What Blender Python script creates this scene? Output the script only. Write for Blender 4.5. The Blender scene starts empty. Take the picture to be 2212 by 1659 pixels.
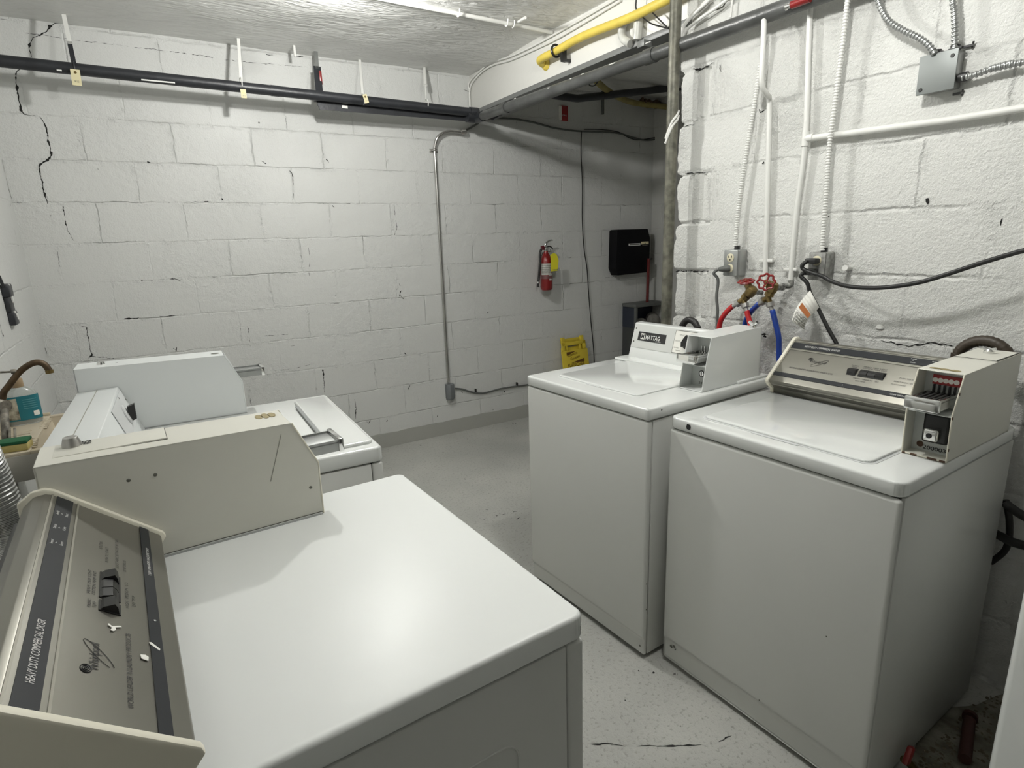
LW1, LW2, EXPO = 53.0, 41.0, 0.0
import bpy, bmesh, math, random
from mathutils import Vector, Matrix, noise
random.seed(7)
S = bpy.context.scene
COL = S.collection
# ------------------------------------------------------------------ camera
W, H, F = 2212, 1659, 1259.417
YAW, PITCH, ROLL, CH = 0.54311, 0.24075, -0.03297, 1.44907
BACK, RIGHT, LEFT, CEIL, EAST = 3.97546, 2.12857, -0.536, 2.585, 3.92
_f = Vector((math.sin(YAW)*math.cos(PITCH), math.cos(YAW)*math.cos(PITCH), -math.sin(PITCH)))
_r0 = Vector((math.cos(YAW), -math.sin(YAW), 0)); _u0 = _r0.cross(_f)
_r = _r0*math.cos(ROLL) + _u0*math.sin(ROLL); _u = -_r0*math.sin(ROLL) + _u0*math.cos(ROLL)
CP = Vector((0, 0, CH))
cam = bpy.data.cameras.new('camera'); co = bpy.data.objects.new('camera', cam); COL.objects.link(co)
cam.sensor_width = 36; cam.lens = F*36/W; cam.clip_start = .02
m = Matrix((( _r.x, _u.x, -_f.x, 0), (_r.y, _u.y, -_f.y, 0), (_r.z, _u.z, -_f.z, CH), (0, 0, 0, 1)))
co.matrix_world = m; S.camera = co
def at(px, py, ax, val):
    """measured point of the photograph placed on a world plane (axis ax = val)"""
    d = _f + _r*((px-W/2)/F) - _u*((py-H/2)/F)
    return CP + d*((val-CP[ax])/d[ax])
def bk(px, py, off=0.0): return at(px, py, 1, BACK-off)
def rt(px, py, off=0.0): return at(px, py, 0, RIGHT-off)
def lf(px, py, off=0.0): return at(px, py, 0, LEFT+off)
# ------------------------------------------------------------------ materials
MATS = {}
def mat(name, col, rough=.5, metal=0, bump=0, bscale=80, spec=.5, emit=None, alpha=None, trans=0, coat=0, var=0, vscale=6, mcol=None, det=4):
    if name in MATS: return MATS[name]
    mt = bpy.data.materials.new(name); mt.use_nodes = True; nt = mt.node_tree; b = nt.nodes['Principled BSDF']
    b.inputs['Base Color'].default_value = (*col, 1); b.inputs['Roughness'].default_value = rough
    b.inputs['Metallic'].default_value = metal; b.inputs['Specular IOR Level'].default_value = spec
    b.inputs['Coat Weight'].default_value = coat; b.inputs['Transmission Weight'].default_value = trans
    tc = nt.nodes.new('ShaderNodeTexCoord')
    if var:
        n = nt.nodes.new('ShaderNodeTexNoise'); n.inputs['Scale'].default_value = vscale; n.inputs['Detail'].default_value = 6
        r = nt.nodes.new('ShaderNodeMapRange'); r.inputs[1].default_value = .35; r.inputs[2].default_value = .65
        x = nt.nodes.new('ShaderNodeMix'); x.data_type = 'RGBA'
        x.inputs[6].default_value = (*col, 1); x.inputs[7].default_value = (*(mcol or [c*(1-var) for c in col]), 1)
        nt.links.new(tc.outputs['Object'], n.inputs['Vector']); nt.links.new(n.outputs[0], r.inputs[0])
        nt.links.new(r.outputs[0], x.inputs[0]); nt.links.new(x.outputs[2], b.inputs['Base Color'])
    if bump:
        n = nt.nodes.new('ShaderNodeTexNoise'); n.inputs['Scale'].default_value = bscale; n.inputs['Detail'].default_value = det
        bp = nt.nodes.new('ShaderNodeBump'); bp.inputs['Strength'].default_value = 1; bp.inputs['Distance'].default_value = bump
        nt.links.new(tc.outputs['Object'], n.inputs['Vector']); nt.links.new(n.outputs[0], bp.inputs['Height']); nt.links.new(bp.outputs[0], b.inputs['Normal'])
    if emit:
        b.inputs['Emission Color'].default_value = (*emit[:3], 1); b.inputs['Emission Strength'].default_value = emit[3]
    MATS[name] = mt; return mt

def block_mat(name, ax, col, fine, joint, xoff, ripple=.0025, crackthr=.60, rough=.42, wsz=.006, vlo=.40, vhi=.60):
    """painted concrete block: running bond joints, filled paint, pits, small open cracks"""
    mt = bpy.data.materials.new(name); mt.use_nodes = True; nt = mt.node_tree; N = nt.nodes; L = nt.links
    b = N['Principled BSDF']; b.inputs['Roughness'].default_value = rough
    def node(t, **k):
        n = N.new('ShaderNode'+t)
        for a, v in k.items():
            if isinstance(a, str) and hasattr(n, a): setattr(n, a, v)
        return n
    def math_(op, a, c=None, clamp=False):
        n = N.new('ShaderNodeMath'); n.operation = op; n.use_clamp = clamp
        for i, v in enumerate((a, c)):
            if v is None: continue
            if isinstance(v, (int, float)): n.inputs[i].default_value = v
            else: L.new(v, n.inputs[i])
        return n.outputs[0]
    def noise_(vec, sc, det=4, rg=.5):
        n = N.new('ShaderNodeTexNoise'); n.inputs['Scale'].default_value = sc; n.inputs['Detail'].default_value = det
        n.inputs['Roughness'].default_value = rg; L.new(vec, n.inputs['Vector']); return n
    def rng(v, a, c, lo=0, hi=1):
        n = N.new('ShaderNodeMapRange'); n.inputs[1].default_value = a; n.inputs[2].default_value = c
        n.inputs[3].default_value = lo; n.inputs[4].default_value = hi; L.new(v, n.inputs[0]); return n.outputs[0]
    tc = N.new('ShaderNodeTexCoord'); P = tc.outputs['Object']
    sx = N.new('ShaderNodeSeparateXYZ'); L.new(P, sx.inputs[0])
    dist = noise_(P, 9, 5, .6); dist2 = noise_(P, 45, 3)
    sd = N.new('ShaderNodeSeparateXYZ'); L.new(dist.outputs['Color'], sd.inputs[0])
    se = N.new('ShaderNodeSeparateXYZ'); L.new(dist2.outputs['Color'], se.inputs[0])
    h = sx.outputs[ax]; z = sx.outputs[2]
    hh = math_('ADD', math_('ADD', h, math_('MULTIPLY', math_('SUBTRACT', sd.outputs[0], .5), .03)), math_('MULTIPLY', math_('SUBTRACT', se.outputs[0], .5), .006))
    zz = math_('ADD', math_('ADD', z, math_('MULTIPLY', math_('SUBTRACT', sd.outputs[1], .5), .022)), math_('MULTIPLY', math_('SUBTRACT', se.outputs[1], .5), .005))
    cx = N.new('ShaderNodeCombineXYZ')
    L.new(math_('ADD', hh, xoff), cx.inputs[0]); L.new(math_('ADD', zz, -.2301+.2129*4), cx.inputs[1])
    def brick(ms, sm):
        n = N.new('ShaderNodeTexBrick'); L.new(cx.outputs[0], n.inputs['Vector']); n.inputs['Scale'].default_value = 1
        n.inputs['Mortar Size'].default_value = ms; n.inputs['Mortar Smooth'].default_value = sm
        n.inputs['Brick Width'].default_value = .416; n.inputs['Row Height'].default_value = .2129; n.offset = .5; n.inputs['Bias'].default_value = 0
        return n.outputs['Fac']
    wide = brick(wsz, 1.0); thin = brick(.0011, .4)
    vis = rng(noise_(P, 3.3, 4).outputs[0], vlo, vhi)      # joints fade where paint fills them
    n1 = noise_(P, 30, 8, .62); n2 = noise_(P, 120, 4, .6); n3 = noise_(P, 3.5, 4, .5)
    rough_patch = rng(noise_(P, 2.1, 3).outputs[0], .42, .6)
    jn = math_('MULTIPLY', wide, math_('ADD', math_('MULTIPLY', vis, .85), .15))
    crack = math_('MULTIPLY', thin, rng(noise_(P, 5.5, 5, .7).outputs[0], crackthr, crackthr+.05))
    vo = N.new('ShaderNodeTexVoronoi'); vo.inputs['Scale'].default_value = 7; L.new(P, vo.inputs['Vector'])
    pit = math_('MULTIPLY', rng(vo.outputs['Distance'], .02, .045, 1, 0), rng(noise_(P, 3.1, 2).outputs[0], .56, .6))
    dark = math_('MAXIMUM', crack, math_('MULTIPLY', pit, .9), True)
    hgt = math_('MULTIPLY', n1.outputs[0], math_('ADD', math_('MULTIPLY', rough_patch, ripple), ripple*.35))
    hgt = math_('ADD', hgt, math_('MULTIPLY', n2.outputs[0], fine))
    hgt = math_('ADD', hgt, math_('MULTIPLY', n3.outputs[0], .006))
    hgt = math_('SUBTRACT', hgt, math_('MULTIPLY', jn, joint))
    # ridge of paint beside the joints
    hgt = math_('ADD', hgt, math_('MULTIPLY', math_('MULTIPLY', brick(.02, 1), rng(n1.outputs[0], .5, .7)), joint*.5))
    hgt = math_('SUBTRACT', hgt, math_('MULTIPLY', dark, .004))
    bp = N.new('ShaderNodeBump'); bp.inputs['Distance'].default_value = 1; bp.inputs['Strength'].default_value = 1
    L.new(hgt, bp.inputs['Height']); L.new(bp.outputs[0], b.inputs['Normal'])
    mx = N.new('ShaderNodeMix'); mx.data_type = 'RGBA'; mx.inputs[6].default_value = (*col, 1); mx.inputs[7].default_value = (.05, .05, .047, 1)
    L.new(dark, mx.inputs[0]); L.new(mx.outputs[2], b.inputs['Base Color'])
    return mt

WALLC = (.60, .605, .588)
M_wback = block_mat('painted_block_back', 0, WALLC, .0010, .0045, .398, ripple=.005, crackthr=.60, vlo=.44, vhi=.66)
M_wleft = block_mat('painted_block_left', 1, WALLC, .0006, .0025, .1)
M_wright = block_mat('painted_block_right', 1, (.66, .662, .635), .0030, .0050, .06, ripple=.014, crackthr=.64, rough=.5, wsz=.010, vlo=.42, vhi=.58)
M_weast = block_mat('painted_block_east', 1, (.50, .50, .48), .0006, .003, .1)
M_plaster = mat('lintel_paint', (.70, .695, .66), .42, bump=.0012, bscale=40)

def ceiling_mat():
    mt = bpy.data.materials.new('trowelled_plaster'); mt.use_nodes = True; nt = mt.node_tree; b = nt.nodes['Principled BSDF']
    b.inputs['Base Color'].default_value = (.76, .762, .74, 1); b.inputs['Roughness'].default_value = .38
    tc = nt.nodes.new('ShaderNodeTexCoord'); mp = nt.nodes.new('ShaderNodeMapping'); mp.inputs['Scale'].default_value = (1, 3.2, 1); mp.inputs['Rotation'].default_value = (0, 0, .5)
    n = nt.nodes.new('ShaderNodeTexNoise'); n.inputs['Scale'].default_value = 7; n.inputs['Detail'].default_value = 9; n.inputs['Distortion'].default_value = 1.5
    n2 = nt.nodes.new('ShaderNodeTexNoise'); n2.inputs['Scale'].default_value = 2.2; n2.inputs['Detail'].default_value = 2
    ad = nt.nodes.new('ShaderNodeMath'); ad.operation = 'MULTIPLY_ADD'; ad.inputs[1].default_value = 2.5
    bp = nt.nodes.new('ShaderNodeBump'); bp.inputs['Distance'].default_value = .022; bp.inputs['Strength'].default_value = 1
    L = nt.links.new
    L(tc.outputs['Object'], mp.inputs[0]); L(mp.outputs[0], n.inputs['Vector']); L(tc.outputs['Object'], n2.inputs['Vector'])
    L(n2.outputs[0], ad.inputs[0]); L(n.outputs[0], ad.inputs[2]); L(ad.outputs[0], bp.inputs['Height']); L(bp.outputs[0], b.inputs['Normal'])
    return mt
def floor_mat():
    mt = bpy.data.materials.new('painted_concrete_floor'); mt.use_nodes = True; nt = mt.node_tree; b = nt.nodes['Principled BSDF']
    b.inputs['Roughness'].default_value = .45; L = nt.links.new; N = nt.nodes
    tc = N.new('ShaderNodeTexCoord')
    n = N.new('ShaderNodeTexNoise'); n.inputs['Scale'].default_value = 1.6; n.inputs['Detail'].default_value = 6
    n2 = N.new('ShaderNodeTexNoise'); n2.inputs['Scale'].default_value = 70; n2.inputs['Detail'].default_value = 4; n2.inputs['Roughness'].default_value = .65
    n3 = N.new('ShaderNodeTexNoise'); n3.inputs['Scale'].default_value = 26; n3.inputs['Detail'].default_value = 3
    for k in (n, n2, n3): L(tc.outputs['Object'], k.inputs['Vector'])
    a = N.new('ShaderNodeMix'); a.data_type = 'RGBA'; a.inputs[6].default_value = (.33, .332, .31, 1); a.inputs[7].default_value = (.44, .44, .41, 1)
    r = N.new('ShaderNodeMapRange'); r.inputs[1].default_value = .35; r.inputs[2].default_value = .65; L(n.outputs[0], r.inputs[0]); L(r.outputs[0], a.inputs[0])
    c = N.new('ShaderNodeMix'); c.data_type = 'RGBA'; c.inputs[7].default_value = (.16, .155, .13, 1); L(a.outputs[2], c.inputs[6])
    r2 = N.new('ShaderNodeMapRange'); r2.inputs[1].default_value = .55; r2.inputs[2].default_value = .66; r2.inputs[4].default_value = .5; L(n2.outputs[0], r2.inputs[0]); L(r2.outputs[0], c.inputs[0])
    d = N.new('ShaderNodeMix'); d.data_type = 'RGBA'; d.inputs[7].default_value = (.05, .045, .04, 1); L(c.outputs[2], d.inputs[6])
    r3 = N.new('ShaderNodeMapRange'); r3.inputs[1].default_value = .735; r3.inputs[2].default_value = .75; L(n3.outputs[0], r3.inputs[0]); L(r3.outputs[0], d.inputs[0])
    L(d.outputs[2], b.inputs['Base Color'])
    bp = N.new('ShaderNodeBump'); bp.inputs['Distance'].default_value = .003; L(n2.outputs[0], bp.inputs['Height']); L(bp.outputs[0], b.inputs['Normal'])
    return mt
M_ceil = ceiling_mat(); M_floor = floor_mat()
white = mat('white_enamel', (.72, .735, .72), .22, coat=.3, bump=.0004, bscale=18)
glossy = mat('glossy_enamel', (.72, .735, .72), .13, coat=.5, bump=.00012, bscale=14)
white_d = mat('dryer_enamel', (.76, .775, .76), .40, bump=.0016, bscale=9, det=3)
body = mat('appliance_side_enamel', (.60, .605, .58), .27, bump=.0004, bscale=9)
cream = mat('cream_enamel', (.65, .64, .575), .38, var=.05, vscale=4)
bluish = mat('cool_white_enamel', (.64, .66, .655), .32)
coverm = mat('cream_plastic', (.74, .71, .60), .4)
fascia = mat('brushed_fascia', (.25, .243, .214), .40, metal=.85, var=.06, vscale=3)
fascia2 = mat('light_fascia', (.34, .33, .285), .38, metal=.6)
darkstripe = mat('charcoal_stripe', (.014, .016, .019), .5, spec=.3)
black = mat('black_plastic', (.012, .012, .012), .35)
blackr = mat('black_rubber', (.018, .017, .016), .5)
blackpipe = mat('black_painted_pipe', (.025, .027, .032), .4, bump=.001, bscale=60, var=.3, vscale=12)
graypipe = mat('gray_painted_pipe', (.085, .088, .085), .33, bump=.0015, bscale=50, var=.35, vscale=10)
steelgray = mat('gray_painted_steel', (.17, .175, .17), .4, bump=.001, bscale=40)
galv = mat('galvanised_pipe', (.075, .075, .058), .5, metal=.3, bump=.001, bscale=90, var=.7, vscale=30, mcol=(.17, .165, .13))
steel = mat('galvanised_steel', (.42, .43, .42), .38, metal=.75, var=.2, vscale=14)
chrome = mat('chrome', (.75, .75, .74), .12, metal=1)
emt = mat('bright_conduit', (.5, .49, .47), .25, metal=.9)
whitepaint = mat('white_painted_pipe', (.72, .72, .69), .4, bump=.0006, bscale=60)
yellowp = mat('yellow_painted_pipe', (.72, .56, .10), .42, bump=.0012, bscale=50, var=.12, vscale=20)
yellow = mat('yellow_plastic', (.62, .48, .04), .5)
tagyel = mat('yellow_tag', (.72, .66, .03), .6)
manila = mat('manila_tag', (.66, .60, .38), .7)
paper = mat('white_paper', (.78, .77, .72), .7)
red = mat('red_paint', (.20, .010, .010), .3, coat=.3)
redh = mat('red_rubber_hose', (.42, .012, .015), .28, coat=.4)
blueh = mat('blue_rubber_hose', (.008, .045, .30), .28, coat=.4)
redsign = mat('red_label', (.30, .02, .02), .5)
orange = mat('orange_print', (.42, .14, .04), .6)
brass = mat('aged_brass', (.24, .17, .065), .38, metal=.75, bump=.001, bscale=60, var=.3, vscale=30)
copper = mat('aged_copper', (.12, .078, .042), .5, metal=.45, var=.5, vscale=30)
ivory = mat('ivory_plastic', (.62, .58, .42), .4)
ink = mat('black_ink', (.015, .015, .015), .6)
inkw = mat('white_ink', (.62, .62, .6), .5)
inkg = mat('gray_ink', (.12, .12, .10), .6)
tubm = mat('beige_plastic', (.52, .46, .35), .5, var=.1, vscale=5)
tubside = mat('tub_side_plastic', (.40, .385, .34), .55)
alu = mat('aluminium_foil_duct', (.55, .55, .54), .22, metal=1)
teal = mat('teal_label', (.015, .16, .20), .45)
kraft = mat('tan_cap', (.30, .22, .13), .45)
clear = mat('clear_plastic', (.80, .84, .82), .12, trans=.75)
green = mat('green_scourer', (.01, .09, .035), .9, bump=.002, bscale=200)
sponge = mat('sponge_foam', (.42, .35, .13), .9, bump=.002, bscale=120)
darkgray = mat('dark_gray_plastic', (.10, .105, .10), .5)
cloth = mat('gray_cloth', (.22, .21, .19), .9, bump=.004, bscale=30)
rust = mat('rusty_fitting', (.09, .05, .03), .8, bump=.003, bscale=60)
crackm = mat('open_crack', (.012, .012, .011), .9)
grayband = mat('gray_floor_paint', (.36, .36, .33), .5, bump=.002, bscale=40)
dirt = mat('dirt_and_rust', (.07, .055, .03), .9, bump=.004, bscale=60, var=.6, vscale=20, mcol=(.14, .12, .08))
brownp = mat('dark_red_pipe', (.06, .02, .015), .6)
# ------------------------------------------------------------------ mesh builder
def smooth_path(pts, n=8):
    P = [Vector(p) for p in pts]
    if len(P) < 3: return P
    out = []
    for i in range(len(P)-1):
        p0 = P[max(i-1, 0)]; p1 = P[i]; p2 = P[i+1]; p3 = P[min(i+2, len(P)-1)]
        for k in range(n):
            t = k/n
            out.append(.5*((2*p1)+(-p0+p2)*t+(2*p0-5*p1+4*p2-p3)*t*t+(-p0+3*p1-3*p2+p3)*t**3))
    out.append(P[-1]); return out
class MB:
    def __init__(s): s.bm = bmesh.new()
    def _add(s, verts, faces, M=None):
        vs = [s.bm.verts.new(M @ Vector(v) if M else v) for v in verts]
        fs = []
        for f in faces:
            try: fs.append(s.bm.faces.new([vs[i] for i in f]))
            except ValueError: pass
        return vs, fs
    def box(s, a, b, bev=0, seg=2, M=None):
        x0, y0, z0 = [min(a[i], b[i]) for i in range(3)]; x1, y1, z1 = [max(a[i], b[i]) for i in range(3)]
        v = [(x0,y0,z0),(x1,y0,z0),(x1,y1,z0),(x0,y1,z0),(x0,y0,z1),(x1,y0,z1),(x1,y1,z1),(x0,y1,z1)]
        f = [(3,2,1,0),(4,5,6,7),(0,1,5,4),(1,2,6,5),(2,3,7,6),(3,0,4,7)]
        t = bmesh.new(); vs = [t.verts.new(p) for p in v]
        for q in f: t.faces.new([vs[i] for i in q])
        if bev > 0: bmesh.ops.bevel(t, geom=t.edges[:], offset=bev, segments=seg, affect='EDGES', profile=.5)
        s.merge(t, M); return s
    def prism(s, prof, y0, y1, axes='xz', bev=0, M=None, seg=2):
        """profile of 2-D points extruded along the third axis"""
        def p3(p, y):
            return {'xz': (p[0], y, p[1]), 'yz': (y, p[0], p[1]), 'xy': (p[0], p[1], y)}[axes]
        n = len(prof); t = bmesh.new()
        A = [t.verts.new(p3(p, y0)) for p in prof]; B = [t.verts.new(p3(p, y1)) for p in prof]
        t.faces.new(A); t.faces.new(B[::-1])
        for i in range(n): t.faces.new([A[i], B[i], B[(i+1) % n], A[(i+1) % n]])
        bmesh.ops.recalc_face_normals(t, faces=t.faces[:])
        if bev > 0: bmesh.ops.bevel(t, geom=t.edges[:], offset=bev, segments=seg, affect='EDGES', profile=.5)
        s.merge(t, M); return s
    def merge(s, t, M=None):
        if M: t.transform(M)
        me = bpy.data.meshes.new('tmp'); t.to_mesh(me); t.free(); s.bm.from_mesh(me); bpy.data.meshes.remove(me)
    def tube(s, pts, r, n=12, smooth=True, k=8, rfun=None, caps=True, closed=False):
        P = smooth_path(pts, k) if smooth else [Vector(p) for p in pts]
        rings = []; up = None; N = len(P)
        for i, p in enumerate(P):
            if closed: d = (P[(i+1) % N]-P[i-1])
            else: d = (P[min(i+1, N-1)]-P[max(i-1, 0)])
            if d.length < 1e-9: d = Vector((0, 0, 1))
            d.normalize()
            if up is None:
                up = d.orthogonal().normalized()
            else:
                up = (up-d*up.dot(d))
                up = up.normalized() if up.length > 1e-6 else d.orthogonal().normalized()
            w = d.cross(up); rr = rfun(i, N) if rfun else r
            rings.append([s.bm.verts.new(p+up*(math.cos(2*math.pi*j/n)*rr)+w*(math.sin(2*math.pi*j/n)*rr)) for j in range(n)])
        M = N if closed else N-1
        for i in range(M):
            a, b = rings[i], rings[(i+1) % N]
            for j in range(n): s.bm.faces.new([a[j], a[(j+1) % n], b[(j+1) % n], b[j]])
        if caps and not closed:
            s.bm.faces.new(rings[0][::-1]); s.bm.faces.new(rings[-1])
        return s
    def flex(s, pts, r, pitch=.006, depth=.18, n=12):
        """armoured spiral conduit: ribbed tube"""
        P = smooth_path(pts, 16); Q = [P[0]]; acc = 0; step = pitch/4
        for a, b in zip(P, P[1:]):
            L = (b-a).length; t = step-acc
            while t <= L: Q.append(a.lerp(b, t/L)); t += step
            acc = (acc+L) % step
        return s.tube(Q, r, n, smooth=False, rfun=lambda i, N: r*(1-depth*(1 if i % 4 >= 2 else 0)))
    def cyl(s, p, q, r, r2=None, n=20):
        return s.tube([p, q], r, n, smooth=False, rfun=(lambda i, N: r if i == 0 else (r2 if r2 is not None else r)))
    def lathe(s, prof, org, axis=(0, 0, 1), n=24):
        """prof: list of (radius, height along axis)"""
        ax = Vector(axis).normalized(); up = ax.orthogonal().normalized(); w = ax.cross(up); org = Vector(org); rings = []
        for r, h in prof:
            c = org+ax*h
            rings.append([s.bm.verts.new(c+up*(math.cos(2*math.pi*j/n)*max(r, 1e-5))+w*(math.sin(2*math.pi*j/n)*max(r, 1e-5))) for j in range(n)])
        for a, b in zip(rings, rings[1:]):
            for j in range(n): s.bm.faces.new([a[j], a[(j+1) % n], b[(j+1) % n], b[j]])
        s.bm.faces.new(rings[0][::-1]); s.bm.faces.new(rings[-1]); return s
    def torus(s, c, ax, R, r, n=32, m_=8):
        ax = Vector(ax).normalized(); u = ax.orthogonal().normalized(); w = ax.cross(u); c = Vector(c)
        return s.tube([c+u*(R*math.cos(2*math.pi*i/n))+w*(R*math.sin(2*math.pi*i/n)) for i in range(n)], r, m_, smooth=False, closed=True)
    def quad(s, a, b, c, d): s._add([a, b, c, d], [(0, 1, 2, 3)]); return s
    def slab(s, pts, n, t):
        """flat polygon pts thickened by t along n"""
        n = Vector(n).normalized()*t; k = len(pts); A = [s.bm.verts.new(Vector(p)) for p in pts]; B = [s.bm.verts.new(Vector(p)+n) for p in pts]
        s.bm.faces.new(A[::-1]); s.bm.faces.new(B)
        for i in range(k): s.bm.faces.new([A[i], A[(i+1) % k], B[(i+1) % k], B[i]])
        return s
    def build(s, name, m_, parent=None, smooth_=True, M=None):
        if M: s.bm.transform(M)
        bmesh.ops.recalc_face_normals(s.bm, faces=s.bm.faces[:])
        me = bpy.data.meshes.new(name); s.bm.to_mesh(me); s.bm.free()
        me.materials.append(m_)
        o = bpy.data.objects.new(name, me); COL.objects.link(o)
        if smooth_:
            for p in me.polygons: p.use_smooth = True
            me.set_sharp_from_angle(angle=math.radians(38))
        if parent: o.parent = parent
        return o
def tag(o, label, cat, group=None):
    o['label'] = label; o['category'] = cat
    if group: o['group'] = group
    return o
def thing(name, label, cat, loc=(0, 0, 0), rz=0, group=None):
    o = bpy.data.objects.new(name, None); COL.objects.link(o); o.location = loc; o.rotation_euler = (0, 0, rz); o.empty_display_size = .05
    return tag(o, label, cat, group)
def struct(o): o['kind'] = 'structure'; return o
def lettering(txt, w, h, mt, parent, M, name='lettering', shear=0, thick=.0002, bold=0):
    """flat text fitted to w x h, lower-left origin in the plane of M"""
    cu = bpy.data.curves.new('t', 'FONT'); cu.body = txt; cu.extrude = 0; cu.shear = shear; cu.offset = bold; cu.resolution_u = 3
    t = bpy.data.objects.new('t', cu); COL.objects.link(t); bpy.context.view_layer.update()
    me = bpy.data.meshes.new_from_object(t.evaluated_get(bpy.context.evaluated_depsgraph_get()))
    bpy.data.objects.remove(t); bpy.data.curves.remove(cu)
    xs = [v.co.x for v in me.vertices]; ys = [v.co.y for v in me.vertices]
    if not xs: return None
    sx = w/(max(xs)-min(xs)); sy = h/(max(ys)-min(ys)) if h else sx
    x0, y0 = min(xs), min(ys)
    for v in me.vertices: v.co = M @ Vector(((v.co.x-x0)*sx, (v.co.y-y0)*sy, thick))
    me.name = name; me.materials.clear(); me.materials.append(mt)
    o = bpy.data.objects.new(name, me); COL.objects.link(o)
    if parent: o.parent = parent
    return o
def frame(o, x, y):
    """matrix with origin o, x axis along x, y axis along y"""
    x = Vector(x).normalized(); y = Vector(y); y = (y-x*y.dot(x)).normalized(); z = x.cross(y); o = Vector(o)
    return Matrix(((x.x, y.x, z.x, o.x), (x.y, y.y, z.y, o.y), (x.z, y.z, z.z, o.z), (0, 0, 0, 1)))
def ribbon(mb, pts, widths, n, lift=.0008):
    """jagged open crack lying on a surface with normal n: broken, uneven, with wider chips"""
    P = [Vector(p)+Vector(n)*lift for p in pts]; Q = []; Wd = []; n = Vector(n)
    sd = random.uniform(0, 99)
    for i in range(len(P)-1):
        d = P[i+1]-P[i]; L = d.length; k = max(2, int(L/.007)); side = n.cross(d).normalized()
        for j in range(k):
            t = j/k; q = P[i].lerp(P[i+1], t); a = Vector((q.x*55+q.y*55, q.z*55, sd))
            env = 1 if L > .03 else L/.03
            q = q+side*(.0042*noise.noise(a)+.0018*noise.noise(a*3.1))*env
            w = (widths[i]*(1-t)+widths[i+1]*t)
            f = .62+1.1*noise.noise(a*1.7+Vector((7, 3, 1)))
            if w < .0045 and noise.noise(a*.55+Vector((1, 9, 4))) > .12: f = 0
            Q.append(q); Wd.append(w*max(f, 0.0 if w < .0045 else .25))
    Q.append(P[-1]); Wd.append(widths[-1]*.4)
    prev = None
    for i, q in enumerate(Q):
        d = (Q[min(i+1, len(Q)-1)]-Q[max(i-1, 0)]).normalized(); s_ = n.cross(d).normalized()*Wd[i]/2
        a, b = mb.bm.verts.new(q-s_*random.uniform(.6, 1.4)), mb.bm.verts.new(q+s_*random.uniform(.6, 1.4))
        if prev and (Wd[i] > 0 or Wd[i-1] > 0): mb.bm.faces.new([prev[0], a, b, prev[1]])
        prev = (a, b)
# ================================================================== ROOM
YN = -3.2
def plate(name, a, b, mt):
    o = MB().box(a, b).build(name, mt, smooth_=False); return struct(o)
plate('floor', (LEFT-.1, YN-.1, -.1), (EAST+.1, BACK+.1, 0), M_floor)
def ceiling():
    mb = MB(); nx, ny = 90, 110; g = []
    for i in range(nx+1):
        row = []
        for j in range(ny+1):
            x = LEFT-.1+(EAST+.2-LEFT)*i/nx; y = YN-.1+(BACK+.2-YN)*j/ny
            z = CEIL+.012*noise.noise(Vector((x*1.3, y*1.3, 0)))+.006*noise.noise(Vector((x*4, y*4, 3)))
            row.append(mb.bm.verts.new((x, y, z)))
        g.append(row)
    for i in range(nx):
        for j in range(ny): mb.bm.faces.new([g[i][j], g[i][j+1], g[i+1][j+1], g[i+1][j]])
    mb.box((LEFT-.1, YN-.1, CEIL+.03), (EAST+.1, BACK+.1, CEIL+.12))
    return struct(mb.build('ceiling', M_ceil))
ceiling()
wb = plate('wall_back', (LEFT-.1, BACK, 0), (EAST+.1, BACK+.15, CEIL+.03), M_wback)
wl = plate('wall_left', (LEFT-.15, YN, 0), (LEFT, BACK, CEIL+.03), M_wleft)
plate('wall_front', (LEFT-.1, YN-.15, 0), (RIGHT+.2, YN, CEIL+.03), mat('dark_far_wall', (.16, .16, .15), .7))  # unseen wall, set back and darkened to cut bounced light
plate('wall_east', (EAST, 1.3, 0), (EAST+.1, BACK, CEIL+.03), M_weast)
plate('wall_south', (RIGHT+.2, 1.2, 0), (EAST, 1.3, CEIL+.03), M_weast)
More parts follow.
